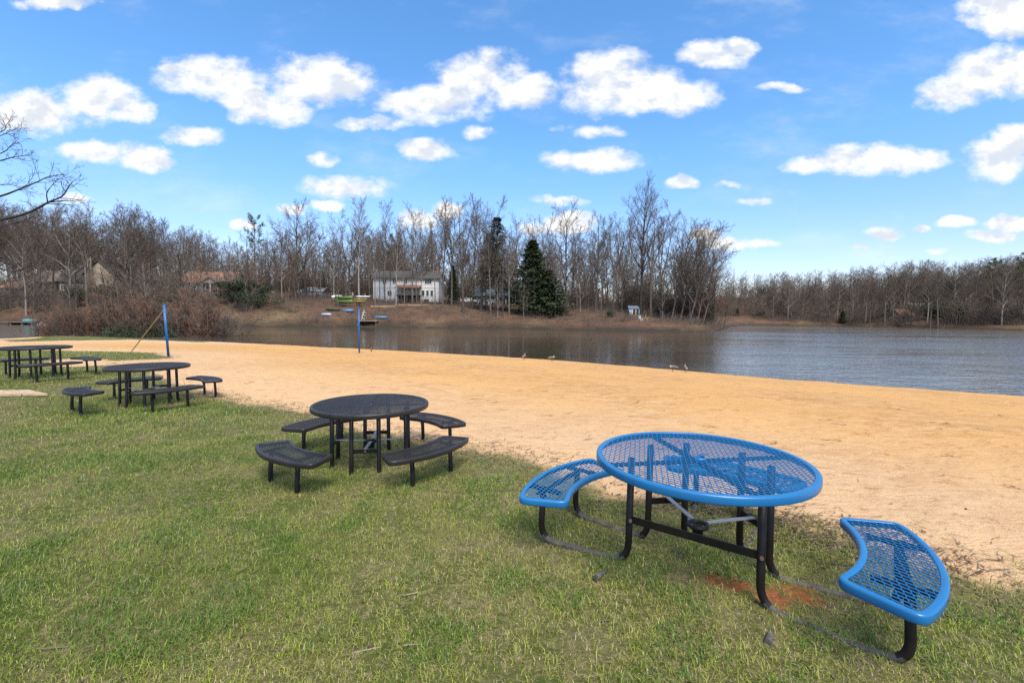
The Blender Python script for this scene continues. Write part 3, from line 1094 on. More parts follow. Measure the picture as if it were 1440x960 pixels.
def tall_tree(seed, H=24, crown0=.42, spread=.30, ang=(.45, .85), lean=0.0, fork=False, limbs=15, r0=.0105, trop=.16):
    pl = Plant(seed); R = pl.r
    sub = [dict(n=(6, 8), t0=.22, ang=(.45, .9), len=(.38, .58), seg=4, wob=.10, trop=.10, r=.013, rmin=RM * 1.3, tap=.45),
           dict(n=(5, 7), t0=.15, ang=(.45, .95), len=(.38, .6), seg=3, wob=.13, trop=.07, r=.012, rmin=RM, tap=.4),
           dict(n=3, t0=.25, ang=(.45, .9), len=(.45, .7), seg=2, wob=.16, trop=.05, r=.01, rmin=RM * .85, tap=.3)]
    limb = dict(n=limbs + 3, t0=crown0 * .85, ang=(ang[0] + .12, ang[1] + .15), len=(spread * .95, spread * 1.35), seg=6, wob=.085, trop=trop * .6, r=.016, rmin=.03, tap=.58, close=.22)
    d = norm((lean, 0, 1))
    if not fork:
        ln = pl.limb(0, (0, 0, -.6), d, H * .96 + .6, H * r0, .035, 12, .022, .03)
        pl.spread(1, ln, [limb] + sub, H)
    else:
        ln = pl.limb(0, (0, 0, -.6), d, H * .38 + .6, H * r0 * 1.1, H * r0 * .8, 5, .02, .03)
        for k in range(3):
            dd = perp_dir(ln[-1][1], R.uniform(.18, .42), k * 2.1 + R.random())
            l2 = pl.limb(0, ln[-1][0], dd, H * R.uniform(.5, .62), H * r0 * .6, .03, 9, .04, .08)
            lb = dict(limb); lb['n'] = max(6, limbs // 2); lb['t0'] = .15
            pl.spread(1, l2, [lb] + sub, H * .85)
    return pl


def small_tree(seed, H=9, stems=1, limbs=10, spread=.42, arch=0.0, rm=.009):
    pl = Plant(seed); R = pl.r
    sub = [dict(n=(5, 7), t0=.15, ang=(.4, .95), len=(.4, .62), seg=4, wob=.14, trop=.06 - arch, r=.012, rmin=rm * 1.2, tap=.4),
           dict(n=(4, 6), t0=.12, ang=(.45, 1.0), len=(.4, .65), seg=3, wob=.17, trop=.03 - arch, r=.011, rmin=rm, tap=.35)]
    for k in range(stems):
        d = norm((0, 0, 1)) if stems == 1 else perp_dir((0, 0, 1), R.uniform(.08, .55), k * 2.4 + R.random())
        h = H * (1 if stems == 1 else R.uniform(.6, 1.0))
        p = (0, 0, -.2) if stems == 1 else (R.uniform(-.25, .25), R.uniform(-.25, .25), -.2)
        ln = pl.limb(0, p, d, h + .2, max(.02, H * (.011 if stems == 1 else .0065)), rm * 1.2, 8, .05, .05 - arch)
        pl.spread(1, ln, [dict(n=limbs, t0=.18, ang=(.45, .95), len=(spread * .7, spread), seg=5, wob=.10, trop=.10 - arch, r=.014, rmin=rm * 1.4, tap=.55)] + sub, h)
    return pl


def finish(name, pl, bark, twig, cut=2):
    T, C = plant_arrays(pl, cut)
    mt = np_mesh('trunk', T[0], T[1], bark, True)
    mc = np_mesh('crown', C[0], C[1], twig, False)
    return mt, mc, T, C


def conifer(seed, H=17, R0=3.4, mat='spruce', droop=.25, gap=.0, whorl=.42, base=.10, needles=26, top=.0, size=.34):
    rg = np.random.default_rng(seed); rnd = random.Random(seed)
    segs = [((0, 0, -.5), (0, 0, H * .5), H * .0125, H * .008), ((0, 0, H * .5), (0, 0, H * .99), H * .008, .02)]
    V = []; C = []
    z = H * base
    while z < H * .985:
        f = (z / H - base) / (1 - base)
        rad = R0 * ((1 - f) ** .85) * (1 - .35 * math.exp(-f * 18)) + .18
        nb = rnd.randint(5, 7)
        a0 = rnd.uniform(0, 6.28)
        for k in range(nb):
            if rnd.random() < gap: continue
            a = a0 + 6.28 * k / nb + rnd.uniform(-.3, .3)
            L = rad * rnd.uniform(.62, 1.15)
            up = rnd.uniform(-.1, .12) + .35 * f
            pts = []
            for j in range(5):
                t = j / 4
                pts.append((math.cos(a) * L * t, math.sin(a) * L * t, z + L * (up * t - droop * t * t)))
            for j in range(4): segs.append((pts[j], pts[j + 1], .03 * (1 - j / 5) * (1 - f * .6), .03 * (1 - (j + 1) / 5) * (1 - f * .6)))
            m = int(needles * (.5 + L / R0))
            t = rg.uniform(.12, 1.04, m) ** .8
            base_p = np.stack([np.cos(a) * L * t, np.sin(a) * L * t, z + L * (up * t - droop * t * t)], 1)
            wv = (1.05 - .55 * t) * L * .34
            side = rg.uniform(-1, 1, m) * wv
            base_p += np.stack([-np.sin(a) * side, np.cos(a) * side, rg.normal(-.05, .09, m) - np.abs(side) * .12], 1)
            da = a + np.sign(side) * rg.uniform(.2, 1.2, m)
            s = size * rg.uniform(.5, 1.15, m)
            dz = rg.normal(-.22, .25, m)
            dr = np.stack([np.cos(da), np.sin(da), dz], 1) * s[:, None]
            w = np.stack([-np.sin(da), np.cos(da), rg.normal(0, .5, m)], 1) * (s * .26)[:, None]
            V.append(np.stack([base_p - w, base_p + w, base_p + dr + w * .35, base_p + dr - w * .35], 1).reshape(-1, 3))
            C.append(np.repeat(np.clip(rg.normal(.45, .25, m), 0, 1), 4))
        z += whorl * (1.05 - .4 * f) * rnd.uniform(.75, 1.25)
    V = np.concatenate(V); C = np.concatenate(C)
    F = np.arange(len(V)).reshape(-1, 4)
    T = prisms(segs, 6)
    return (np_mesh('trunk', T[0], T[1], M['bark'], True), np_mesh('crown', V, F, M[mat], False, colors=np.repeat(C[:, None], 3, 1)))


def pine(seed, H=20):
    """bare pole with tufted boughs at the top"""
    rg = np.random.default_rng(seed); pl = Plant(seed)
    ln = pl.limb(0, (0, 0, -.5), (0, 0, 1), H + .3, H * .0095, .04, 12, .02, .02)
    pl.spread(1, ln, [dict(n=16, t0=.58, ang=(.8, 1.4), len=(.16, .26), seg=4, wob=.1, trop=.06, r=.016, rmin=.025, tap=.4),
                      dict(n=5, t0=.35, ang=(.4, .9), len=(.35, .6), seg=3, wob=.12, trop=.08, r=.012, rmin=.014)], H)
    T = prisms(pl.segs[0] + pl.segs[1] + pl.segs[2], 5)
    V = []; C = []
    for s in pl.segs[2]:
        m = 9
        c = np.array(s[1])[None] + rg.normal(0, .16, (m, 3))
        d = rg.normal(0, 1, (m, 3)); d[:, 2] = np.abs(d[:, 2]) * .6
        d /= np.linalg.norm(d, axis=1, keepdims=True); d *= rg.uniform(.2, .42, (m, 1))
        w = np.cross(d, rg.normal(0, 1, (m, 3))); w /= np.linalg.norm(w, axis=1, keepdims=True) + 1e-9; w *= .07
        V.append(np.stack([c - w, c + w, c + d + w * .3, c + d - w * .3], 1).reshape(-1, 3))
        C.append(np.repeat(np.clip(rg.normal(.5, .25, m), 0, 1), 4))
    V = np.concatenate(V); C = np.concatenate(C)
    return (np_mesh('trunk', T[0], T[1], M['bark'], True), np_mesh('crown', V, np.arange(len(V)).reshape(-1, 4), M['pine'], False, colors=np.repeat(C[:, None], 3, 1)))


def leafy_bush(seed, H=4, W=2.6, n=5200, mat='holly', size=.16):
    rg = np.random.default_rng(seed); pl = small_tree(seed, H * .9, 5, 7, .45)
    T = prisms([s for l, ss in pl.segs.items() if l < 2 for s in ss], 5)
    k = 16
    cc = np.stack([rg.normal(0, W * .36, k), rg.normal(0, W * .36, k), rg.uniform(.15, .85, k) * H], 1)
    cr = rg.uniform(.5, 1.0, k) * W * .42
    i = rg.integers(0, k, n)
    d = rg.normal(0, 1, (n, 3)); d /= np.linalg.norm(d, axis=1, keepdims=True)
    c = cc[i] + d * (cr[i] * rg.uniform(.55, 1.08, n))[:, None] * np.array([1, 1, .8])
    c = c[c[:, 2] > .05]; n = len(c)
    u = rg.normal(0, 1, (n, 3)); u /= np.linalg.norm(u, axis=1, keepdims=True)
    v = np.cross(u, rg.normal(0, 1, (n, 3))); v /= np.linalg.norm(v, axis=1, keepdims=True) + 1e-9
    s = size * rg.uniform(.5, 1.1, (n, 1)); u *= s; v *= s * .5
    V = np.stack([c - u, c + v, c + u, c - v], 1).reshape(-1, 3)
    C = np.repeat(np.clip(rg.normal(.42, .28, n), 0, 1), 4)
    return (np_mesh('stem', T[0], T[1], M['bark'], True), np_mesh('foliage', V, np.arange(len(V)).reshape(-1, 4), M[mat], False, colors=np.repeat(C[:, None], 3, 1)))


PROTO = {}
tall_list = []
for i, kw in enumerate([dict(H=26, crown0=.45, spread=.27), dict(H=26, crown0=.38, spread=.30, fork=True, limbs=14), dict(H=25, crown0=.5, spread=.24, ang=(.35, .7)),
                        dict(H=22, crown0=.34, spread=.36, ang=(.5, .95)), dict(H=24, crown0=.42, spread=.25, fork=True, limbs=12, ang=(.35, .7)), dict(H=22, crown0=.55, spread=.26, limbs=12)]):
    mt, mc, T, C = finish('tall', tall_tree(100 + i, **kw), M['bark'] if i % 3 else M['bark_pale'], M['twig'])
    PROTO['tall%d' % i] = (mt, mc, kw['H'], 'trunk', 'crown')
    tall_list.append((T, C, kw['H']))
mt, mc, _, _ = finish('oak', tall_tree(131, H=18, crown0=.26, spread=.46, ang=(.6, 1.1), limbs=15, fork=False, trop=.10), M['bark'], M['twig'])
PROTO['oak'] = (mt, mc, 18, 'trunk', 'crown')
mt, mc, _, _ = finish('lean', tall_tree(140, H=19, crown0=.2, spread=.40, ang=(.35, .8), lean=.22, limbs=17, trop=.13), M['bark'], M['twig'])
PROTO['lean'] = (mt, mc, 19, 'trunk', 'crown')
mt, mc, _, _ = finish('dark', tall_tree(151, H=27, crown0=.36, spread=.36, ang=(.3, .7), limbs=20, trop=.14), M['bark_dark'], M['twig'])
PROTO['dark'] = (mt, mc, 27, 'trunk', 'crown')
for i in range(3):
    mt, mc, _, _ = finish('small', small_tree(200 + i, 9, 1, 13, .42, rm=.011), M['bark_pale'] if i == 1 else M['bark'], M['twig'] if i < 2 else M['twig_red'])
    PROTO['small%d' % i] = (mt, mc, 9, 'trunk', 'crown')
for i in range(4):
    pl = small_tree(300 + i, 3.4, 9 if i < 3 else 6, 7, .45, arch=.03 if i < 2 else .0, rm=.006 if i < 3 else .007)
    mt, mc, _, _ = finish('shrub', pl, M['bark'], M['twig_red'] if i % 2 else M['twig'], 1)
    PROTO['shrub%d' % i] = (mt, mc, 3.4, 'stem', 'twigs')
PROTO['spruce'] = (*conifer(401, 19, 4.6, 'spruce', .38, gap=.14, whorl=.40, base=.14, needles=34, size=.34), 19, 'trunk', 'crown')
PROTO['cedar0'] = (*conifer(402, 15, 4.2, 'cedar', .10, gap=.05, whorl=.26, base=.08, needles=40, size=.34), 15, 'trunk', 'crown')
PROTO['cedar1'] = (*conifer(403, 8.5, 3.0, 'cedar', .08, gap=.02, whorl=.22, base=.04, needles=36, size=.30), 8.5, 'trunk', 'crown')
PROTO['pine0'] = (*pine(411, 20), 20, 'trunk', 'crown')
PROTO['pine1'] = (*pine(412, 18), 18, 'trunk', 'crown')
PROTO['bush0'] = (*leafy_bush(421, n=9000, size=.11), 4, 'stem', 'foliage')
PROTO['bush1'] = (*leafy_bush(422, 3, 3.0, n=8000, size=.10), 3, 'stem', 'foliage')

KIND = {'tall': 'bare_tree', 'oak': 'bare_tree', 'lean': 'bare_tree', 'dark': 'bare_tree', 'small': 'small_tree', 'shrub': 'bare_shrub', 'spruce': 'spruce_tree', 'cedar': 'cedar_tree', 'pine': 'pine_tree', 'bush': 'evergreen_shrub'}
CATS = {'bare_tree': 'tree', 'small_tree': 'tree', 'bare_shrub': 'shrub', 'spruce_tree': 'tree', 'cedar_tree': 'tree', 'pine_tree': 'tree', 'evergreen_shrub': 'shrub'}
trng = random.Random(5)


def plant(key, x, y, H, label, group=None, wide=1.0, rx=0.0, ry=0.0, sink=.1, rz=None):
    mt, mc, H0, n1, n2 = PROTO[key]
    kind = KIND[key.rstrip('0123456789')]
    k = H / H0
    kw = k * wide
    o = empty(kind, (x, y, gz(x, y) - sink), trng.uniform(0, 6.28) if rz is None else rz, rx, ry, (kw, kw, k))
    tag(o, label, CATS[kind], group)
    link(n1, mt, o); link(n2, mc, o)
    return o


def up_to(u, vtop, Y):
    """height of a thing standing at column u, distance Y, whose top is seen at vtop"""
    x, y, z = spot(u, Y)
    return x, y, at(u, vtop, Y)[2] - z


# ---- trees of the wooded point across the water: one by one
GP = 'bare trees on the wooded point across the lake'
LP = 'tall bare tree among the many on the wooded point across the lake'
pt = [(417, 296, 108, 'oak', 1.15), (397, 330, 104, 'tall3', 1.1), (430, 300, 116, 'tall1', 1.0), (452, 335, 110, 'tall5', 1.0), (470, 322, 112, 'tall3', 1.0), (492, 300, 108, 'tall1', 1.0), (505, 283, 106, 'tall0', 1.05),
      (520, 318, 122, 'tall4', 1.0), (541, 288, 110, 'tall0', .9), (566, 330, 126, 'tall2', 1.0), (580, 300, 112, 'tall3', .95), (597, 308, 118, 'tall1', 1.0), (609, 318, 128, 'tall2', 1.0), (623, 284, 104, 'tall2', 1.0), (635, 290, 106, 'tall1', 1.0),
      (652, 280, 100, 'tall4', 1.1), (664, 292, 104, 'tall2', 1.0), (677, 275, 103, 'tall1', 1.0), (683, 300, 112, 'tall0', .9), (724, 314, 116, 'tall3', .9), (735, 320, 122, 'tall1', 1.0), (756, 300, 118, 'tall1', .9),
      (773, 330, 112, 'tall2', .9), (796, 303, 103, 'oak', 1.0), (811, 322, 112, 'tall2', .9), (823, 330, 120, 'tall4', 1.0), (837, 303, 108, 'tall4', .95), (845, 315, 104, 'tall2', .9), (862, 304, 106, 'tall1', .9),
      (874, 302, 104, 'tall4', .9), (886, 330, 110, 'tall0', .9), (915, 280, 99, 'tall1', .95), (929, 300, 100, 'tall4', .95)]
for u, v, Y, k, w in pt:
    x, y, H = up_to(u, v, Y); plant(k, x, y, H, LP, GP, w)
x, y, H = up_to(901, 270, 95); plant('dark', x, y, H, 'tallest tree on the point, thick dark trunk and wide upswept crown', None, .95)
GL = 'leaning trees at the tip of the point'
for u, v, Y, k, w, ry in [(944, 318, 96, 'lean', 1.0, -.06), (956, 324, 94, 'lean', 1.0, -.02), (969, 322, 92, 'lean', .95, .0), (980, 338, 94, 'lean', .95, .04), (988, 350, 95, 'lean', .9, .06), (950, 340, 100, 'tall1', 1.0, .04), (964, 332, 102, 'tall4', 1.0, .05), (976, 345, 103, 'tall0', 1.1, .05), (976, 372, 100, 'small0', 1.2, .1), (1001, 385, 99, 'small2', 1.2, .1), (990, 380, 101, 'small0', 1.3, .05), (1004, 396, 97, 'small2', 1.4, .06), (1012, 408, 97, 'small0', 1.5, .08), (1018, 424, 97, 'small2', 1.6, .08)]:
    x, y, H = up_to(u, v, Y); plant(k, x, y, H * 1.02, 'bare tree in the clump leaning right at the tip of the point', GL, w, ry=ry, rz=trng.uniform(-.5, .5))
# evergreens on the point
x, y, H = up_to(698, 302, 103); plant('spruce', x, y, H, 'tall tapering spruce with thin drooping branches, left of the dark cedars', None, 1.3)
x, y, H = up_to(748, 336, 100); plant('cedar0', x, y, H, 'dense dark green cedar, the taller of two by the water', None, 1.4)
x, y, H = up_to(772, 378, 97); plant('cedar1', x, y, H, 'short dense dark green cedar to the right of the taller one', None, 1.6)
x, y, H = up_to(361, 306, 112); plant('pine0', x, y, H, 'pine with a ragged dark top standing above the left woods', None, .8)
x, y, H = up_to(553, 332, 134); plant('pine1', x, y, H, 'green-topped pine behind the white two-storey house')
x, y, H = up_to(637, 372, 114); plant('cedar0', x, y, H, 'dark evergreen beside the right end of the white two-storey house', None, .8)
for u, v, Y, k, w, lb in [(345, 392, 96, 'bush0', 1.9, 'large dark evergreen shrub on the bank, right of the low brick house'), (362, 408, 95, 'bush1', 1.8, 'low dark evergreen shrub at the waterside left of the white garage'), (858, 436, 92, 'bush1', .8, 'low evergreen shrub beside the white glazed shelter'),
                          (882, 434, 91, 'bush0', .7, 'small round evergreen close to the left of the white glazed shelter')]:
    x, y, H = up_to(u, v, Y); plant(k, x, y, max(H, 1.2), lb, None, w)
# young understory of the point
GU = 'small bare trees under the tall ones on the point'
for i in range(66):
    u = trng.uniform(360, 1000); Y = trng.uniform(98, 128) if u < 900 else trng.uniform(93, 108)
    if 515 < u < 625 and Y < 118: Y = trng.uniform(122, 135)
    x, y, z = spot(u, Y)
    plant('small%d' % trng.randrange(3), x, y, trng.uniform(6, 11), 'small bare tree under the tall ones on the point across the lake', GU, trng.uniform(.9, 1.4))
GB = 'bare trees standing behind the houses'
for i in range(56):
    u = trng.uniform(350, 985); Y = trng.uniform(124, 178)
    if u > 900: Y = trng.uniform(108, 128)
    v = trng.uniform(325, 372)
    x, y, H = up_to(u, v, Y)
    plant('tall%d' % trng.randrange(6), x, y, H, 'thin bare tree in the wood behind the houses on the point', GB, trng.uniform(.8, 1.1))

GH = 'slim trees in front of the white house'
for u, v, Y, k in [(534, 330, 112, 'tall2'), (541, 322, 109, 'tall5'), (549, 338, 108, 'tall2'), (557, 316, 106, 'tall0'), (569, 310, 109, 'tall2'), (586, 328, 106, 'tall5'), (593, 346, 108, 'tall0'), (612, 330, 104, 'tall2'), (528, 340, 106, 'tall1')]:
    x, y, H = up_to(u, v, Y); plant(k, x, y, H, 'slim bare tree whose trunk stands before the white two-storey house', GH, .85)

GC_ = 'slim bare trees among the evergreens on the point'
for u, v, Y, k in [(690, 318, 97, 'tall2'), (707, 330, 96, 'tall5'), (716, 338, 98, 'tall0'), (781, 345, 95, 'tall2'), (736, 400, 92, 'small0'), (700, 392, 95, 'small1')]:
    x, y, H = up_to(u, v, Y); plant(k, x, y, H, 'slim bare tree standing before the spruce and cedars on the point', GC_, .9)

# ---- woods on the left bank
GW = 'bare trees of the left bank woods'
sky = ([-60, 0, 60, 110, 150, 190, 215, 240, 280, 310, 345], [285, 283, 292, 287, 305, 288, 305, 318, 316, 330, 338])
for i in range(74):
    u = trng.uniform(-40, 350); Y = trng.uniform(98, 160)
    v = np.interp(u, *sky) + trng.uniform(0, 46)
    x, y, H = up_to(u, v, Y)
    plant(trng.choice(['tall0', 'tall1', 'tall2', 'tall3', 'tall4', 'tall5', 'oak']), x, y, H, 'bare grey-brown tree in the dense woods on the left bank', GW, trng.uniform(.9, 1.25))
for u, v, Y, k in [(190, 288, 104, 'tall1'), (198, 292, 108, 'tall0'), (123, 286, 96, 'tall1'), (178, 312, 96, 'oak'), (236, 314, 98, 'tall5'), (255, 330, 100, 'oak')]:
    x, y, H = up_to(u, v, Y); plant(k, x, y, H, 'bare grey-brown tree in the dense woods on the left bank', GW)
x, y, H = up_to(37, 335, 92); plant('tall0', x, y, H, 'pale-barked pair of trunks above the dock on the left bank, left trunk', None, 1.2)
x, y, H = up_to(48, 345, 92.5); plant('tall5', x, y, H, 'pale-barked pair of trunks above the dock on the left bank, right trunk', None, 1.1)
for i in range(30):
    u = trng.uniform(-30, 350); Y = trng.uniform(90, 122)
    x, y, z = spot(u, Y)
    plant('small%d' % trng.randrange(3), x, y, trng.uniform(4, 9), 'small bare tree on the slope of the left bank', 'small bare trees on the left bank', trng.uniform(.9, 1.4))
x, y, H = up_to(295, 372, 120); plant('small2', x, y, 9.5, 'russet twiggy tree rising behind the low brick house', None, 1.6)
for u, v, Y, k, w, lb in [(108, 402, 97, 'bush0', 1.3, 'dark evergreen shrub in front of the gabled tan house'), (150, 400, 98, 'bush0', 1.2, 'dark evergreen shrub right of the gabled tan house'), (228, 412, 95, 'bush1', 1.5, 'dark evergreen shrub behind the leaning volleyball pole'), (248, 415, 97, 'bush1', 1.2, 'dark evergreen shrub left of the low brick house')]:
    x, y, H = up_to(u, v, Y); plant(k, x, y, max(H, 1.5), lb, None, w)

# ---- shrubs on the near shore at the left end of the beach
GS = 'bare shrubs along the left end of the beach'
shr = [(48, 447, 46, 0), (72, 436, 47, 1), (88, 440, 46, 2), (104, 432, 47.5, 0), (120, 436, 48, 3), (146, 428, 48, 1), (160, 424, 49.5, 0), (176, 432, 48, 2), (190, 426, 49, 1), (206, 418, 49.5, 3), (222, 430, 49, 0), (238, 436, 49.5, 2), (250, 432, 50, 1), (268, 424, 50, 0), (284, 414, 50, 3), (288, 430, 50, 1), (303, 440, 50.5, 2), (318, 446, 50.5, 0), (96, 446, 46, 1), (136, 440, 47.5, 0), (212, 436, 49, 1), (170, 440, 48.5, 1), (255, 446, 50, 0), (64, 450, 46, 3)]
for u, v, Y, k in shr:
    x, y, H = up_to(u, v, Y)
    plant('shrub%d' % k, x, y, max(H, 1.0) * trng.uniform(1.2, 1.5), 'bare brown many-stemmed shrub in the thicket at the left end of the beach', GS, trng.uniform(.95, 1.35))
for u, v, Y in [(178, 455, 47.5), (200, 450, 48.2), (243, 462, 48.8)]:
    x, y, H = up_to(u, v, Y); plant('bush1', x, y, max(.9, H), 'dark green low shrub hidden among bare stems at the beach end', 'green shrubs in the beach thicket', .9)
x, y, H = up_to(27, 463, 45); plant('shrub1', x, y, 1.05, 'small lone round brown shrub at the far left shore', None, 1.3)
x, y, H = up_to(205, 405, 50); plant('small1', x, y, H, 'slim pale-branched young tree in the beach thicket', None, .9)
x, y, H = up_to(284, 408, 50.5); plant('small1', x, y, H, 'forked young tree at the right end of the beach thicket', None, 1.0)

# ---- far shore on the right: the front trees one by one, the rest as one wood
GR = 'bare trees along the far right shore'
skr = ([1000, 1030, 1100, 1200, 1300, 1380, 1440, 1500], [392, 388, 388, 381, 371, 368, 360, 358])
nfar = 0
for i in range(112):
    u = trng.uniform(1020, 1500)
    Ys = float(np.interp(u, [1015, 1050, 1150, 1300, 1440, 1500], [170, 164, 147, 128, 113, 108]))
    Y = Ys + trng.uniform(1.0, 30)
    v = float(np.interp(u, *skr)) + trng.uniform(4, 40)
    x, y, H = up_to(u, v, Y)
    o = plant(trng.choice(['tall0', 'tall1', 'tall2', 'tall3', 'tall4', 'tall5']), x, y, H, 'bare tree in the front rows of the wood along the far right shore', GR, trng.uniform(1.0, 1.4))
for u, v, Y in [(1392, 366, 135), (1437, 358, 130)]:
    x, y, H = up_to(u, v, Y); plant('pine1' if u < 1400 else 'pine0', x, y, H, 'pine with a dark tufted top rising out of the far right wood', 'pines of the far right wood')
for i, (u, v) in enumerate([(1037, 432), (1068, 440), (1110, 440), (1185, 436), (1240, 438), (1325, 430), (1368, 446), (1400, 438), (1310, 436), (1425, 440), (1160, 442), (1335, 425), (1350, 432)]):
    Ys = float(np.interp(u, [1015, 1050, 1150, 1300, 1440, 1500], [170, 164, 147, 128, 113, 108])) + 4 + (i % 3) * 3
    x, y, H = up_to(u, v, Ys)
    plant('bush%d' % (i % 2) if i % 3 else 'cedar1', x, y, max(2.2, H), 'dark green evergreen at the foot of the far right wood', 'evergreens along the far right shore', 1.15)


def thin_tree(seed, H=22):
    """plainer tree for the inside of the far woods"""
    pl = Plant(seed)
    ln = pl.limb(0, (0, 0, -.6), (0, 0, 1), H * .96 + .6, H * .0095, .04, 8, .03, .03)
    pl.spread(1, ln, [dict(n=14, t0=.28, ang=(.5, 1.0), len=(.24, .38), seg=4, wob=.09, trop=.09, r=.014, rmin=.035, tap=.55),
                      dict(n=6, t0=.2, ang=(.45, .95), len=(.38, .6), seg=3, wob=.12, trop=.08, r=.013, rmin=.026, tap=.4),
                      dict(n=6, t0=.15, ang=(.45, .95), len=(.4, .65), seg=2, wob=.15, trop=.06, r=.012, rmin=.021, tap=.3)], H)
    return merge([prisms(pl.segs[0], 5)] + [prisms(pl.segs[l], 3) for l in (1, 2, 3)])


THIN = [thin_tree(500 + i) for i in range(6)]


def sapling(seed, H=8):
    pl = Plant(seed); R = pl.r
    for k in range(3):
        d = perp_dir((0, 0, 1), R.uniform(.02, .35), k * 2.1 + R.random())
        ln = pl.limb(0, (R.uniform(-.5, .5), R.uniform(-.5, .5), -.4), d, H * R.uniform(.65, 1), .05, .02, 6, .05, .04)
        pl.spread(1, ln, [dict(n=10, t0=.10, ang=(.4, 1.0), len=(.26, .42), seg=3, wob=.12, trop=.06, r=.012, rmin=.02, tap=.5),
                          dict(n=6, t0=.1, ang=(.45, 1.0), len=(.4, .65), seg=2, wob=.16, trop=.04, r=.012, rmin=.017, tap=.3)], H)
    return merge([prisms(pl.segs[0], 4)] + [prisms(pl.segs[l], 3) for l in (1, 2)])


SAP = [sapling(520 + i) for i in range(4)]


def far_wood(label, n, place, seed, mat, low=None):
    """a mass of trees reading as one wood"""
    rg = np.random.default_rng(seed)
    parts = []
    for i in range(n):
        u, Y, v = place(rg)
        x, y, H = up_to(u, v, Y)
        if H < 5: continue
        V, F = THIN[i % 6]
        k = H / 22; a = rg.uniform(0, 6.28); ca, sa = math.cos(a), math.sin(a); wd = rg.uniform(1.0, 1.45)
        W = V * k
        W = np.stack([(W[:, 0] * ca - W[:, 1] * sa) * wd + x, (W[:, 0] * sa + W[:, 1] * ca) * wd + y, W[:, 2] + gz(x, y)], 1)
        parts.append((W.astype(np.float32), F))
    if low:                                  # understory
        for i in range(low[0]):
            u, Y = low[1](rg)
            x, y, z = spot(u, Y)
            if z < WZ + .3: continue
            V, F = SAP[i % 4]
            k = rg.uniform(.4, 1.15); a = rg.uniform(0, 6.28); ca, sa = math.cos(a), math.sin(a); wd = k * rg.uniform(1.0, 1.7)
            parts.append((np.stack([(V[:, 0] * ca - V[:, 1] * sa) * wd + x, (V[:, 0] * sa + V[:, 1] * ca) * wd + y, V[:, 2] * k + z], 1).astype(np.float32), F))
    V, F = merge(parts)
    tag(link('forest', np_mesh('forest', V, F, mat, False)), label, 'wood', kind='stuff')


SHX, SHY = [1000, 1050, 1150, 1300, 1440, 1500], [172, 164, 147, 128, 113, 108]


def right_place(rg):
    u = rg.uniform(1000, 1530)
    return u, float(np.interp(u, SHX, SHY)) + rg.uniform(14, 75), float(np.interp(u, *skr)) + rg.uniform(-4, 20)


def point_place(rg):
    u = rg.uniform(335, 1000)
    return u, rg.uniform(138, 215), float(np.interp(u, [335, 420, 600, 800, 1000], [335, 332, 335, 340, 365])) + rg.uniform(-8, 55)


def left_place(rg):
    u = rg.uniform(-90, 360)
    return u, rg.uniform(112, 190), float(np.interp(u, *sky)) + rg.uniform(4, 60)


def right_low(rg):
    u = rg.uniform(1005, 1530)
    return u, float(np.interp(u, SHX, SHY)) + rg.uniform(2, 60) ** 1.0


def point_low(rg):
    u = rg.uniform(345, 1005)
    if u > 880: return u, rg.uniform(99, 125)
    return u, rg.uniform(119, 165)


def left_low(rg):
    u = rg.uniform(-70, 356)
    return u, rg.uniform(114, 180) if rg.random() < .62 else rg.uniform(90, 104)


far_wood('bare wood on the rising ground of the far right shore', 470, right_place, 12, M['twig'], (620, right_low))
far_wood('pale bare wood far behind the houses on the point', 300, point_place, 13, M['twig'], (620, point_low))
far_wood('dense bare wood filling the rear of the left bank', 150, left_place, 14, M['twig'], (300, left_low))


def undergrowth():
    """tangle of brush along the far banks"""
    rg = np.random.default_rng(21); rnd = random.Random(21)
    segs = []
    spots = []
    for i in range(150): spots.append((rnd.uniform(-30, 420), rnd.uniform(84, 116), 1.0))
    for i in range(950): spots.append((rnd.uniform(360, 1012), rnd.uniform(85, 118), rnd.choice((.18, .25, .35, .5, .8))))
    for i in range(480):
        u = rnd.uniform(1010, 1500)
        spots.append((u, float(np.interp(u, [1015, 1050, 1150, 1300, 1440, 1500], [170, 164, 147, 128, 113, 108])) + rnd.uniform(.3, 9), rnd.uniform(.4, 1.2)))
    P = np.array([at(u, 440, Y)[:2] for u, Y, s in spots]); Z = ground(P)
    for (u, Y, s), (x, y), z in zip(spots, P, Z):
        if z < WZ + .1: continue
        for st in range(rnd.randint(10, 20)):
            a = rnd.uniform(0, 6.28); r = rnd.uniform(0, 1.2)
            p = (x + math.cos(a) * r, y + math.sin(a) * r, z - .05)
            d = norm((math.cos(a) * rnd.uniform(.1, .8), math.sin(a) * rnd.uniform(.1, .8), 1))
            L = rnd.uniform(.8, 2.4) * s
            for k in range(3):
                q = tuple(p[c] + d[c] * L / 3 for c in range(3))
                segs.append((p, q, .014 - .003 * k, .011 - .003 * k))
                for b in range(2):
                    e = norm((d[0] + rnd.gauss(0, .6), d[1] + rnd.gauss(0, .6), d[2] + rnd.gauss(0, .4)))
                    l2 = L * rnd.uniform(.2, .4)
                    segs.append((q, tuple(q[c] + e[c] * l2 for c in range(3)), .009, .007))
                p = q; d = norm((d[0] + rnd.gauss(0, .2), d[1] + rnd.gauss(0, .2), d[2] - .1))
    V, F = prisms(segs, 3)
    tag(link('undergrowth', np_mesh('undergrowth', V, F, M['twig'], False)), 'tangle of bare brown brush along the banks across the lake', 'undergrowth', kind='stuff')


undergrowth()


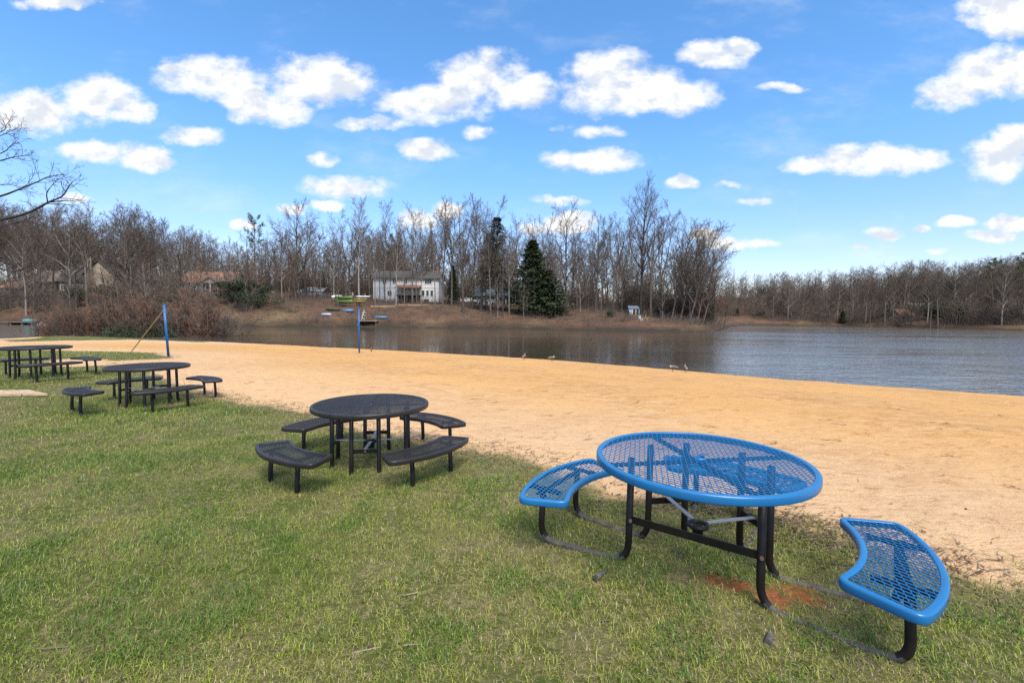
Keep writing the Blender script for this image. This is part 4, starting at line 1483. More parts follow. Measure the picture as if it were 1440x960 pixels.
# ---- the big tree beside the photographer: its trunk is left of the frame, its boughs reach in
def bough_tree():
    Y0 = 13.0
    tx = at(-190, 440, Y0)[0]
    root = tag(empty('shade_tree', (tx, Y0, gz(tx, Y0) - .1)), 'large bare tree at the left edge, its dark boughs reaching into the sky', 'tree')
    base = np.array(root.location)
    pl = Plant(77); rnd = pl.r
    trunk = [(0, 0, -.2), (.05, .05, 1.5), (-.05, .1, 3.2), (.1, 0, 5.2), (0, .1, 7.5), (.15, .0, 9.5)]
    b = MB().tube([tuple(p) for p in spline(trunk, 4)], list(np.linspace(.34, .10, 21)), 14)
    guides = [([(-190, 325, 13), (-70, 318, 12.6), (0, 309, 12.4), (40, 299, 12.3), (67, 285, 12.2), (87, 276, 12.2), (97, 262, 12.1), (103, 255, 12.0)], .050),
              ([(67, 285, 12.2), (90, 282, 12.3), (108, 283, 12.4), (122, 281, 12.5)], .016),
              ([(67, 285, 12.2), (66, 271, 12.1), (74, 260, 12.0), (82, 252, 12.0)], .016),
              ([(-190, 300, 13), (-60, 292, 13.2), (0, 276, 13.2), (25, 267, 13.3), (52, 256, 13.3), (70, 248, 13.4), (96, 245, 13.5)], .040),
              ([(-190, 262, 13), (-60, 243, 12.8), (0, 226, 12.8), (24, 220, 12.8), (46, 217, 12.9)], .028),
              ([(-190, 240, 13), (-60, 232, 13.5), (0, 216, 13.6), (15, 205, 13.6), (28, 194, 13.7)], .024),
              ([(-190, 205, 13), (-60, 205, 13.3), (0, 186, 13.4), (9, 176, 13.4), (18, 163, 13.4)], .022),
              ([(-190, 215, 13), (-50, 205, 13.0), (0, 191, 13.0), (16, 184, 13.0), (34, 180, 13.0)], .018),
              ([(-190, 335, 13), (-60, 345, 12.2), (0, 361, 12.0), (18, 371, 12.0), (24, 384, 12.0)], .028),
              ([(-190, 345, 13), (-60, 368, 12.5), (0, 378, 12.4), (20, 382, 12.4), (44, 374, 12.4), (58, 368, 12.4)], .026),
              ([(-190, 372, 13), (-70, 402, 12.2), (0, 415, 12.0), (32, 417, 12.0), (52, 420, 12.1)], .020),
              ([(-190, 310, 13), (-60, 312, 13.5), (0, 318, 13.8), (30, 312, 13.9), (58, 314, 14)], .022),
              ([(-190, 280, 13), (-50, 268, 14), (0, 260, 14.2), (26, 262, 14.2), (44, 272, 14.3)], .018)]
    tw = [dict(n=(4, 6), t0=.05, ang=(.4, .9), len=(.30, .55), seg=4, wob=.13, trop=.03, r=.012, rmin=.0045, tap=.4),
          dict(n=(3, 5), t0=.15, ang=(.4, .9), len=(.35, .6), seg=3, wob=.15, trop=.02, r=.009, rmin=.0032, tap=.3)]
    limbs = MB()
    for g, r0 in guides:
        P = [at(u, v, Y) - base for u, v, Y in g]
        if g[0][0] < -150: P[0] = np.array([0, 0.05, P[0][2]])
        S = spline(P, 6)
        n = len(S)
        rad = [max(.005, r0 * (1.35 - 1.2 * k / (n - 1))) for k in range(n)]
        rad = [r_ * .72 for r_ in rad]
        limbs.tube([tuple(p) for p in S], rad, 8)
        line = []
        for k in range(n):
            d = S[min(k + 1, n - 1)] - S[max(k - 1, 0)]
            line.append((tuple(S[k]), norm(tuple(d)), rad[k], k / (n - 1)))
        st = int(n * (.45 if g[0][0] < -150 else .1))
        L = float(np.linalg.norm(S[-1] - S[st]))
        s2 = [dict(d_) for d_ in tw]
        s2[0]['n'] = 11 if g[0][0] < -150 else 3
        pl.spread(1, line[st:], s2 + [dict(n=2, t0=.3, ang=(.4, .8), len=(.4, .6), seg=2, wob=.15, trop=.02, r=.008, rmin=.0026, tap=.2)], L)
    # boughs on the side away from the picture
    for k in range(11):
        z = rnd.uniform(3, 9); a = rnd.uniform(1.9, 4.4)
        ln = pl.limb(0, (0, 0, z), norm((math.cos(a), math.sin(a), .5)), rnd.uniform(2.5, 4.5), .06, .015, 6, .1, .06)
        pl.spread(1, ln, tw, 3.2)
    b.build('trunk', M['bark_dark'], root, True)
    V, F = prisms(pl.segs[0], 6)
    o2 = len(limbs.v); limbs.add(V.tolist(), F.tolist())
    limbs.build('bough', M['bark_dark'], root, True)
    V, F = merge([prisms(ss, 4) for l, ss in pl.segs.items() if l > 0])
    link('crown', np_mesh('crown', V, F, M['bark_dark'], False), root)


bough_tree()

# ================================================================== HOUSES AND BOATS ACROSS THE LAKE
def window(parent, x, z, w, h, y=0.0, frame='trim', bars=1):
    """window on a front wall (wall face at y, looking towards -y)"""
    t = .09
    b = MB()
    b.box(x - w / 2 - t, x - w / 2, y - .07, y - .002, z - t, z + h + t).box(x + w / 2, x + w / 2 + t, y - .07, y - .002, z - t, z + h + t)
    b.box(x - w / 2, x + w / 2, y - .07, y - .002, z - t, z).box(x - w / 2, x + w / 2, y - .07, y - .002, z + h, z + h + t)
    for k in range(1, bars + 1):
        b.box(x - w / 2 + w * k / (bars + 1) - .03, x - w / 2 + w * k / (bars + 1) + .03, y - .06, y - .032, z + .004, z + h - .004)
    f = b.build('window', M[frame], parent)
    MB().box(x - w / 2 + .002, x + w / 2 - .002, y - .03, y - .003, z + .002, z + h - .002).build('pane', M['glass'], f)
    return f


def gable_roof(b, x0, x1, y0, y1, z, rise, over=.45, t=.18, axis='x'):
    """pitched roof slab with the ridge along x (eaves front and back) or along y"""
    if axis == 'x':
        ym = (y0 + y1) / 2
        for ya, sg in ((y0 - over, 1), (y1 + over, -1)):
            zz = z - over * rise / ((y1 - y0) / 2)
            b.add([(x0 - over, ya, zz), (x1 + over, ya, zz), (x1 + over, ym, z + rise), (x0 - over, ym, z + rise), (x0 - over, ya, zz + t), (x1 + over, ya, zz + t), (x1 + over, ym, z + rise + t), (x0 - over, ym, z + rise + t)],
                  [(0, 3, 2, 1), (4, 5, 6, 7), (0, 1, 5, 4), (1, 2, 6, 5), (2, 3, 7, 6), (3, 0, 4, 7)])
    else:
        xm = (x0 + x1) / 2
        for xa in (x0 - over, x1 + over):
            zz = z - over * rise / ((x1 - x0) / 2)
            b.add([(xa, y0 - over, zz), (xa, y1 + over, zz), (xm, y1 + over, z + rise), (xm, y0 - over, z + rise), (xa, y0 - over, zz + t), (xa, y1 + over, zz + t), (xm, y1 + over, z + rise + t), (xm, y0 - over, z + rise + t)],
                  [(0, 3, 2, 1), (4, 5, 6, 7), (0, 1, 5, 4), (1, 2, 6, 5), (2, 3, 7, 6), (3, 0, 4, 7)])
    return b


def walls(b, x0, x1, y0, y1, z0, z1, rise=0, axis='x'):
    b.box(x0, x1, y0, y1, z0, z1)
    if rise:
        if axis == 'x':
            ym = (y0 + y1) / 2
            for x in (x0, x1):
                s = .25 if x == x0 else -.25
                b.add([(x, y0, z1), (x, y1, z1), (x, ym, z1 + rise), (x + s, y0, z1), (x + s, y1, z1), (x + s, ym, z1 + rise)], [(0, 1, 2), (5, 4, 3), (0, 3, 4, 1), (1, 4, 5, 2), (2, 5, 3, 0)])
        else:
            xm = (x0 + x1) / 2
            for y in (y0, y1):
                s = .25 if y == y0 else -.25
                b.add([(x0, y, z1), (x1, y, z1), (xm, y, z1 + rise), (x0, y + s, z1), (x1, y + s, z1), (xm, y + s, z1 + rise)], [(0, 1, 2), (5, 4, 3), (0, 3, 4, 1), (1, 4, 5, 2), (2, 5, 3, 0)])
    return b


def site(name, u0, u1, vb, Y, label, cat, rz=0.0):
    """house site seen between columns u0..u1, floor line at vb: returns Empty, width and metres per picture unit"""
    a, b = at(u0, vb, Y), at(u1, vb, Y)
    zb = min(at((u0 + u1) / 2, vb, Y)[2], 99)
    o = empty(name, (a[0], Y, zb), rz)
    tag(o, label, cat)
    return o, b[0] - a[0], Y / FPX


# white two-storey house with dark roof and deck
h, W, k = site('house', 525, 617, 430, 117, 'white two-storey house with dark roof and a dark wooden deck, behind boats', 'house')
Z = lambda v: (430 - v) * k
walls(MB(), 0, W, 0, 8, -2.5, Z(391), 1.9).build('wall', M['white'], h)
gable_roof(MB(), 0, W, 0, 8, Z(391), 1.9, .5).build('roof', M['roof_dark'], h)
MB().box(-.02, W + .02, -.05, -.003, Z(404.5), Z(403)).build('trim_board', M['trim'], h)
for u, w in ((541, 1.0), (555, .9), (570, .9), (602, 1.7)): window(h, (u - 525) * k, Z(399), w, 1.15, bars=2 if w > 1.5 else 1)
for u in (595, 601, 607): window(h, (u - 525) * k, Z(416), .62, 1.4, bars=0)
window(h, (566 - 525) * k, Z(411), .7, .5, bars=0)
window(h, (548 - 525) * k, Z(416), 1.0, 1.2)
d = MB().box((596.5 - 525) * k, (603 - 525) * k, -.08, -.004, .02, Z(420.5)).build('door', M['glass'], h)
x0, x1 = (568 - 525) * k, (592 - 525) * k
dk = MB(); dk.box(x0 - 1.4, x1, -3.2, -.01, Z(416), Z(414.8))
dk.build('deck', M['wood_dark'], h)
b = MB()
for x in np.linspace(x0 - 1.3, x1 - .1, 5): b.box(x - .07, x + .07, -3.18, -3.04, -2.5, Z(416) - .004)
b.box(x0 - 1.3, x1 - .2, -.6, -.3, -2.4, Z(416) - .006)
b.build('deck_post', M['wood_dark'], h)
b = MB().box(x0 - 1.4, x1, -3.2, -3.12, Z(414.8) + .85, Z(414.8) + .93)
for x in np.linspace(x0 - 1.36, x1 - .04, 26): b.box(x - .02, x + .02, -3.18, -3.14, Z(414.8) + .002, Z(414.8) + .85)
b.build('railing', M['wood_dark'], h)
b = MB()
b.add([(x0 - 1.6, -3.5, Z(406)), (x1 + .2, -3.5, Z(406)), (x1 + .2, -.02, Z(401.5)), (x0 - 1.6, -.02, Z(401.5)), (x0 - 1.6, -3.5, Z(406) + .12), (x1 + .2, -3.5, Z(406) + .12), (x1 + .2, -.02, Z(401.5) + .12), (x0 - 1.6, -.02, Z(401.5) + .12)],
      [(0, 3, 2, 1), (4, 5, 6, 7), (0, 1, 5, 4), (1, 2, 6, 5), (2, 3, 7, 6), (3, 0, 4, 7)])
pr_ = b.build('porch_roof', M['roof_red'], h)
b = MB()
for x in (x0 - 1.3, (x0 + x1) / 2, x1 - .1): b.box(x - .06, x + .06, -3.1, -2.98, Z(414.8) + .003, Z(406) + .1)
b.build('porch_post', M['wood_dark'], h)
b = MB()
for kx in range(9): b.box(W - 2.6 + kx * .3, W - 2.55 + kx * .3, -1.6, -1.55, .0, .9)
b.box(W - 2.7, W, -1.62, -1.52, .9, .98); b.box(W - 2.7, W, -1.7, -.01, -2.4, -.02)
b.build('landing', M['wood_dark'], h)
MB().box(W - 1.2, W - .5, 3.4, 4.2, Z(391), Z(391) + 2.9).build('chimney', M['brick'], h)

# small white garage left of it
h, W, k = site('garage', 424, 453, 421, 120, 'small white garage with a pale roof behind bare trees', 'garage')
walls(MB(), 0, W, 0, 6, -2, 2.2, 1.0).build('wall', M['white'], h)
gable_roof(MB(), 0, W, 0, 6, 2.2, 1.0, .3).build('roof', simple('pale_roof', (.50, .49, .47), None, 2, .8), h)
MB().box(.5, 3.0, -.06, -.003, -.1, 1.9).build('garage_door', M['trim'], h)
window(h, W - 1.2, .9, .8, .8)

# slate-blue house with white sunroom
h, W, k = site('house', 702, 730, 433, 122, 'slate-blue house with white-framed sunroom between the spruce and cedar', 'house')
walls(MB(), -6.2, W, 0, 7, -2, 3.4, 2.2).build('wall', simple('slate_siding', (.20, .24, .28), None, 1, .8), h)
gable_roof(MB(), -6.2, W, 0, 7, 3.4, 2.2, .45).build('roof', M['roof_blue'], h)
sr = MB().box(0, 3.6, -2.4, -.01, -2, .75).build('sunroom', M['trim'], h)
b = MB()
for x in (0.06, .92, 1.8, 2.66, 3.54): b.box(x - .06, x + .06, -2.4, -2.28, .752, 2.5)
b.box(0, 3.6, -2.4, -2.28, 2.5, 2.72)
f = b.build('window', M['trim'], h)
MB().box(.12, 3.5, -2.33, -2.30, .76, 2.49).build('pane', M['glass'], f)
MB().add([(-.2, -2.7, 2.72), (3.8, -2.7, 2.72), (3.8, -.01, 3.3), (-.2, -.01, 3.3), (-.2, -2.7, 2.84), (3.8, -2.7, 2.84), (3.8, -.01, 3.42), (-.2, -.01, 3.42)],
         [(0, 3, 2, 1), (4, 5, 6, 7), (0, 1, 5, 4), (1, 2, 6, 5), (2, 3, 7, 6), (3, 0, 4, 7)]).build('sunroom_roof', M['roof_blue'], h)
for x in (-5, -3.4, -1.6): window(h, x, .6, .9, 1.1)

# white glazed shelter near the tip
h, W, k = site('shelter', 889, 899, 446.5, 95, 'small white glazed garden shelter with a pale blue side by the tall dark tree', 'shelter')
b = MB()
for x in (.05, W / 2, W - .05): b.box(x - .05, x + .05, 0, .1, 0, 1.75)
b.box(0, W, 0, .1, 1.75, 1.9); b.box(0, W, 0, .1, -.6, .25); b.box(.01, W - .01, 1.3, 1.4, -.6, 1.9)
fr = b.build('frame', M['trim'], h)
MB().box(.1, W / 2 - .05, .03, .06, .253, 1.747).build('pane', M['glass'], h)
MB().box(W / 2 + .05, W - .1, .03, .06, .253, 1.747).build('pane', M['glass'], h)
MB().box(-.7, -.004, 0, 1.4, -.6, 1.8).build('side_panel', simple('pale_blue_panel', (.33, .41, .47)), h)
gable_roof(MB(), -.7, W, 0, 1.4, 1.9, .5, .12, .08).build('roof', M['roof_blue'], h)


def garden_chair(u, v, label, mat='trim', group=None, rz=0.0, Y=None):
    if Y is None: x, y, z = hit(u, v)
    else:
        x, y, z = spot(u, Y)
    r = tag(empty('garden_chair', (x, y, z), rz), label, 'chair', group)
    MB().box(-.28, .28, -.28, .28, .34, .40).build('seat', M[mat], r)
    MB().bar((0, .27, .402), (0, .42, 1.0), .54, .04, (1, 0, 0)).build('backrest', M[mat], r)
    for sx in (-.25, .25):
        for sy in (-.24, .24): MB().box(sx - .03, sx + .03, sy - .03, sy + .03, -.1, .338).build('leg', M[mat], r)
    return r


garden_chair(901, 451, 'white garden chair on the bank below the glazed shelter', rz=.5)
garden_chair(908, 450, 'tan garden chair on the bank right of the white one', 'wood', rz=-.3)

# houses of the left bank
h, W, k = site('house', 120, 156, 411, 112, 'tall tan gabled house with dark roof among trees on the left bank', 'house', R_(8))
walls(MB(), 0, W, 0, 11, -3, 4.6, 3.2, 'y').build('wall', M['cream'], h)
gable_roof(MB(), 0, W, 0, 11, 4.6, 3.2, .4, .18, 'y').build('roof', M['roof_dark'], h)
walls(MB(), -7.2, -.01, 2, 9, -3, 3.0).build('wing_wall', M['tanwall'], h)
gable_roof(MB(), -7.2, .3, 2, 9, 3.0, 3.4, .45).build('wing_roof', M['roof_dark'], h)
for x in (-6.2, -4.6, -3.0, -1.4): window(h, x, .5, 1.0, 1.3, 2.0)
MB().box(-6.9, -.4, -.4, 1.99, -.3, -.1).build('deck', M['wood_dark'], h)
MB().box(1.0, 1.9, -.5, -.01, -3, 8.6).build('chimney', M['cream'], h)
window(h, 3.6, .8, .9, 1.3)

h, W, k = site('house', 46, 78, 411, 113, 'low brown house with brown roof left of the gabled tan one', 'house')
walls(MB(), 0, W, 0, 7, -3, 2.9).build('wall', M['tanwall'], h)
gable_roof(MB(), 0, W, 0, 7, 2.9, 2.6, .5).build('roof', M['roof_brown'], h)
window(h, 1.3, .9, 1.3, .9); window(h, W - 1.6, 1.0, 1.1, .8, frame='roof_red')
MB().box(1.2, W, -2.2, -.01, -.9, -.7).build('deck', M['wood_dark'], h)
b = MB()
for x in np.linspace(1.25, W - .05, 14): b.box(x - .03, x + .03, -2.2, -2.14, -.698, .15)
b.box(1.2, W, -2.22, -2.12, .15, .22); b.build('railing', M['wood_dark'], h)

h, W, k = site('cabin', 2, 32, 411, 110, 'low cabin with red-brown roof at the far left edge of the bank', 'cabin')
walls(MB(), 0, W, 0, 5, -3, 1.2).build('wall', M['tanwall'], h)
gable_roof(MB(), 0, W, 0, 5, 1.2, 1.3, .4).build('roof', M['roof_red'], h)
window(h, 1.4, .1, 1.0, .7); window(h, 3.6, .1, 1.0, .7)

h, W, k = site('house', 252, 322, 413, 108, 'low brick house with russet roof, white windows and a gabled porch', 'house')
walls(MB(), 0, W, 0, 8, -3, .9).build('foundation_wall', M['brick'], h)
walls(MB(), .02, W - .02, .05, 7.95, .902, 2.75, 2.6).build('wall', M['white'], h)
gable_roof(MB(), 0, W, 0, 8, 2.75, 2.6, .5).build('roof', M['roof_red'], h)
for x in (1.0, 2.2, 3.5, 4.6, 5.8, 6.6): window(h, x, 1.15, .55, 1.25, .05, bars=0)
px0, px1 = W - 4.6, W - .9
gable_roof(MB(), px0, px1, -2.6, 2.5, 2.5, 1.15, .3, .14, 'y').build('porch_roof', M['roof_brown'], h)
MB().add([(px0, -2.6, 2.4), (px1, -2.6, 2.4), ((px0 + px1) / 2, -2.6, 3.6), (px0, -2.5, 2.4), (px1, -2.5, 2.4), ((px0 + px1) / 2, -2.5, 3.6)], [(0, 1, 2), (5, 4, 3), (0, 3, 4, 1), (1, 4, 5, 2), (2, 5, 3, 0)]).build('gable', M['cream'], h)
for x in (px0 + .1, (px0 + px1) / 2, px1 - .1): MB().box(x - .07, x + .07, -2.55, -2.41, -3, 2.45).build('porch_post', M['trim'], h)
MB().box(px0, px1, -2.6, -.01, -.1, .05).build('porch_floor', M['wood'], h)
MB().box(2.0, 2.9, 3.2, 4.0, 4.9, 6.5).build('chimney', M['brick'], h)

# houses in the far right wood
h, W, k = site('cabin', 1266, 1283, 452, 141, 'small tan cabin with russet roof at the foot of the far right wood', 'cabin')
walls(MB(), 0, W, 0, 4, -3, 2.1).build('wall', simple('light_tan_siding', (.60, .47, .33)), h)
gable_roof(MB(), 0, W, 0, 4, 2.1, 1.5, .4).build('roof', M['roof_red'], h)
window(h, 1.0, .6, .8, .9); window(h, 2.6, .6, .8, .9)
h, W, k = site('house', 1290, 1324, 449, 150, 'white house with pale green roof half hidden in the far right wood', 'house')
walls(MB(), 0, W, 0, 7, -3, 3.0).build('wall', M['white'], h)
gable_roof(MB(), 0, W, 0, 7, 3.0, 2.3, .5).build('roof', simple('pale_green_roof', (.34, .40, .36), None, 1, .7), h)
for x in (1.2, 3.2, 5.4): window(h, x, .8, 1.0, 1.2)
walls(MB(), .2, 2.6, -2.2, -.01, -3, 1.6).build('annex_wall', M['white'], h)


# boats
def hull(name, L, Wd, D, mat, root=None, n=15, inner=True, up=1):
    """open double-ended hull, keel down (up=1) or lying upside down (up=-1)"""
    V = []; F = []
    for i in range(n):
        t = i / (n - 1) * 2 - 1
        w = Wd / 2 * (1 - abs(t) ** 2.4) + .015
        sh = .22 * D * abs(t) ** 2.5
        for j in range(9):
            a = math.pi * j / 8
            V.append((t * L / 2, -math.cos(a) * w, up * (D * (1 - math.sin(a) ** .8) + sh)))
    for i in range(n - 1):
        for j in range(8):
            a = i * 9 + j
            F.append((a, a + 1, a + 10, a + 9))
    if up < 0: V = [(x, y, z + D * 1.1) for x, y, z in V]
    o = link(name, np_mesh(name, V, np.array(F), M[mat], True), root)
    m = o.modifiers.new('shell', 'SOLIDIFY'); m.thickness = .03
    return o


def boat(u, v, Y, L, Wd, D, mat, label, name='rowing_boat', rz=0.0, z_off=0.0, up=1, group=None, cat='boat', benches=True):
    if Y is None:
        x, y, z = hit(u, v)
    else:
        x, y, z = spot(u, Y)
    r = tag(empty(name, (x, y, z + z_off), rz), label, cat, group)
    hull('hull', L, Wd, D, mat, r, up=up)
    g = MB()
    for sg in (-1, 1):
        pts = []
        for i in range(15):
            t = i / 7 - 1
            pts.append((t * L / 2, sg * (Wd / 2 * (1 - abs(t) ** 2.4) + .02), up * (D + .22 * D * abs(t) ** 2.5) + (D * 1.1 if up < 0 else 0)))
        g.tube(pts, .03, 5)
    g.build('gunwale', M[mat], r)
    if benches and up > 0:
        for t in (-.3, .25): MB().box(t * L - .1, t * L + .1, -Wd * .42, Wd * .42, D * .7, D * .7 + .04).build('bench', M['wood'], r)
    return r


# canoe rack with two lime canoes
x, y, z = spot(484, 104)
zr = at(484, 428, 104)[2]
rk = tag(empty('canoe_rack', (x, y, z)), 'dark timber rack holding two lime green canoes near the white house', 'rack')
for sx in (-1.2, 1.2):
    b = MB()
    for sy in (-.45, .45): b.box(sx - .05, sx + .05, sy - .05, sy + .05, -.3, zr - z + 1.15)
    b.build('post', M['wood_dark'], rk)
    for hz in (.15, 1.05): MB().box(sx - .05, sx + .05, -.398, .398, zr - z + hz, zr - z + hz + .08).build('arm', M['wood_dark'], rk)
boat(484, 0, 104, 4.1, .8, .72, 'lime', 'lime green canoe on the lower arms of the rack', 'canoe', z_off=zr - z + .232, cat='canoe')
boat(484, 0, 104, 4.1, .8, .72, 'lime', 'lime green canoe on the upper arms of the rack', 'canoe', z_off=zr - z + 1.132, cat='canoe')
x, y, z = spot(506, 105)
zr = at(506, 426, 105)[2]
rk = tag(empty('kayak_rack', (x, y, z)), 'dark timber rack holding yellow and white kayaks right of the green canoes', 'rack')
for sx in (-.9, .9):
    b = MB()
    for sy in (-.4, .4): b.box(sx - .05, sx + .05, sy - .05, sy + .05, -.3, zr - z + 1.5)
    b.build('post', M['wood_dark'], rk)
    for hz in (.1, .62, 1.2): MB().box(sx - .05, sx + .05, -.348, .348, zr - z + hz, zr - z + hz + .07).build('arm', M['wood_dark'], rk)


def kayak(u, Y, zo, L, mat, label, rz=0.0, Wd=.66):
    x, y, z = spot(u, Y)
    r = tag(empty('kayak', (x, y, z + zo), rz), label, 'kayak')
    pts = []; rad = []
    V = []; F = []
    n = 15
    for i in range(n):
        t = i / (n - 1) * 2 - 1
        w = Wd / 2 * (1 - abs(t) ** 2) + .02; hh_ = .17 * (1 - .55 * t * t); up = .08 * t * t
        for j in range(12):
            a = 2 * math.pi * j / 12
            V.append((t * L / 2, math.cos(a) * w, .18 + up + math.sin(a) * hh_))
    for i in range(n - 1):
        for j in range(12): F.append((i * 12 + j, i * 12 + (j + 1) % 12, (i + 1) * 12 + (j + 1) % 12, (i + 1) * 12 + j))
    link('hull', np_mesh('hull', V, np.array(F), M[mat], True), r)
    c = MB().tube([(.36 * math.cos(a), .2 * math.sin(a), .355) for a in np.linspace(0, 2 * math.pi, 16)], .035, 6)
    c.build('cockpit', M['black'], r)
    return r


kayak(505, 105, zr - z + .172, 2.9, 'yellow', 'yellow kayak on the lowest arms of the kayak rack')
kayak(507, 105, zr - z + .692, 2.9, 'yellow', 'yellow kayak on the middle arms of the kayak rack')
kayak(511, 105, zr - z + 1.272, 3.2, 'trim', 'white kayak on top of the kayak rack')
x, y, z = spot(476, 112)
boat(474, 0, 110, 2.6, 1.1, .6, 'trim', 'small white boat left of the lime canoes', up=-1, z_off=.9)
x, y, z = spot(474, 110)
ts = tag(empty('trestle', (x, y, z)), 'low trestle carrying an upturned white boat left of the canoes', 'trestle')
for sx in (-.7, .7):
    MB().box(sx - .04, sx + .04, -.5, .5, .80, .90).build('top_bar', M['wood_dark'], ts)
    for sy in (-.4, .4): MB().box(sx - .035, sx + .035, sy - .035, sy + .035, -.2, .798).build('leg', M['wood_dark'], ts)

boat(459, 443.5, None, 2.3, 1.1, .42, 'grey_hull', 'grey rowing boat upturned on the bank, leftmost of the boats', up=-1, rz=-.15)
boat(468, 438.5, None, 3.0, .9, .45, 'green_hull', 'dark green canoe on the bank behind the grey boat', 'canoe', rz=.1, cat='canoe', benches=False)
boat(490, 438.5, None, 2.4, 1.2, .5, 'blue_hull', 'dark blue rowing boat on the bank below the lime canoes', up=-1, rz=.1)
boat(536, 448.5, None, 2.9, 1.25, .45, 'blue_hull', 'steel blue rowing boat at the bank, right of the landing steps', up=-1, rz=.05)

# landing steps and platform on the point
x, y, z = hit(519, 455)
st = tag(empty('landing_stage', (x, y, z)), 'weathered timber landing stage at the waterside right of the lone pole', 'landing stage')
for i in range(7): MB().box(-1.9, 1.9, -1.2 + i * .36, -1.2 + i * .36 + .33, .38, .44).build('plank', M['wood'], st)
for sx in (-1.7, 1.7):
    MB().box(sx - .06, sx + .06, -1.2, 1.3, .22, .378).build('bearer', M['wood_dark'], st)
    for sy in (-1.0, 1.1): MB().box(sx - .08, sx + .08, sy - .08, sy + .08, -1.2, .218).build('post', M['wood_dark'], st)
GC = 'white garden chairs by the landing steps'
for u, v in ((510, 451), (511, 446.5), (512.5, 442)): garden_chair(u, v, 'white garden chair on the bank just right of the lone volleyball pole', 'trim', GC, .6)
# retaining timbers of the garden terrace
for (u0, u1, v, Y, lb) in ((522, 556, 441, 105, 'long low timber retaining wall left of the stony slope below the white house'), (560, 604, 441, 106, 'long low timber retaining wall at the right below the white house')):
    a = spot(u0, Y); b_ = spot(u1, Y)
    zt = max(a[2], b_[2])
    MBx = MB()
    for i in range(3): MBx.box(a[0], b_[0], Y - .1 - .02 * i, Y + .1 - .02 * i, zt - .7 + i * .3, zt - .7 + i * .3 + .295)
    tag(MBx.build('retaining_wall', M['wood']), lb, 'retaining wall')
# fence posts along the terrace
a = spot(524, 112); b_ = spot(566, 112)
fr = tag(empty('garden_fence', (a[0], 112, max(a[2], b_[2]))), 'dark post and rail fence in front of the white house', 'fence')
n = 9; Lx = b_[0] - a[0]
for i in range(n): MB().box(Lx * i / (n - 1) - .06, Lx * i / (n - 1) + .06, -.06, .06, -.8, 1.0).build('post', M['wood_dark'], fr)
for hz in (.35, .75): MB().box(0, Lx, -.1, -.064, hz, hz + .1).build('rail', M['wood_dark'], fr)
# parked car by the slate house


def car(u, Y, label, mat, rz=0.0):
    x, y, z = spot(u, Y)
    r = tag(empty('parked_car', (x, y, z), rz), label, 'car')
    prof = [(-2.1, .35), (-2.15, .75), (-1.4, .85), (-.8, 1.35), (.8, 1.38), (1.35, .92), (2.1, .82), (2.15, .35)]
    V = [(px, s * (.85 if pz < 1 else .68), pz) for s in (-1, 1) for px, pz in prof]
    m = len(prof)
    F = [(i, (i + 1) % m, m + (i + 1) % m, m + i) for i in range(m)]
    bd = MB().add(V, F + [tuple(range(m))[::-1], tuple(range(m, 2 * m))])
    bd.build('body', mat, r, bevel=.06)
    for sg in (-1, 1):
        g = [(-1.15, .92), (-.72, 1.28), (.74, 1.3), (1.15, .95)]
        MB().add([(px, sg * (.86 - .17 * (pz - .85) / .5), pz) for px, pz in g] + [(px, sg * (.84 - .17 * (pz - .85) / .5), pz) for px, pz in g], [(0, 1, 2, 3), (7, 6, 5, 4), (0, 4, 5, 1), (1, 5, 6, 2), (2, 6, 7, 3), (3, 7, 4, 0)]).build('side_window', M['glass'], r)
        for wx_ in (-1.35, 1.35):
            w = MB().tube([(wx_, sg * .66, .33), (wx_, sg * .88, .33)], .33, 16).build('wheel', M['black'], r)
            MB().tube([(wx_, sg * .87, .33), (wx_, sg * .893, .33)], .19, 12).build('hub', M['galv'], w)
    return r


car(659, 121, 'white car parked under trees left of the slate-blue house', M['trim'])

# dock on the left bank
x, y, z = onz(28, 456.5, WZ)
dk = tag(empty('dock', (x, y, WZ)), 'low dark dock over the water on the left bank', 'dock')
MB().box(-3.6, 3.4, -.9, 1.6, .42, .56).build('dock_deck', M['wood_dark'], dk)
for sx in (-3.3, -1, 1.2, 3.1):
    for sy in (-.7, 1.3): MB().box(sx - .09, sx + .09, sy - .09, sy + .09, -1.8, .418).build('post', M['wood_dark'], dk)
o = boat(41, 0, 86, 2.4, 1.0, .5, 'teal', 'teal boat lying upturned on the dark dock', up=-1, rz=.2)
o.location = (x + 1.6, y + .3, WZ + .563)
GD = 'white garden chairs beside the dock'
for i, u in enumerate((51, 56, 63)): garden_chair(u, 452, 'white garden chair on the left bank just right of the dark dock', 'trim', GD, .4 * i, Y=86.5 + .4 * i)

# ================================================================== SKY AND SUN
SUN_EL, SUN_AZ = R_(56), R_(163)       # azimuth clockwise from +Y: the sun stands behind the camera, a little to its right
world = bpy.data.worlds.new('World'); scene.world = world; world.use_nodes = True
wt = NT(world.node_tree); WL = world.node_tree.links
bg = world.node_tree.nodes['Background']
sk = wt.n('ShaderNodeTexSky', sky_type='NISHITA', sun_disc=False, sun_elevation=SUN_EL, sun_rotation=SUN_AZ, air_density=1.0, dust_density=.2, ozone_density=2.0)
tc = wt.n('ShaderNodeTexCoord').outputs['Generated']
sp = wt.n('ShaderNodeSeparateXYZ', inp={0: tc}).outputs
yy = wt.math('MAXIMUM', sp[1], .06)
S_, T_ = wt.math('DIVIDE', sp[0], yy), wt.math('DIVIDE', sp[2], yy)
P = wt.n('ShaderNodeCombineXYZ', inp={0: S_, 1: T_, 2: 0.0}).outputs[0]
wob = wt.n('ShaderNodeTexNoise', inp={'Vector': P, 'Scale': 14.0, 'Detail': 5.0, 'Roughness': .55})
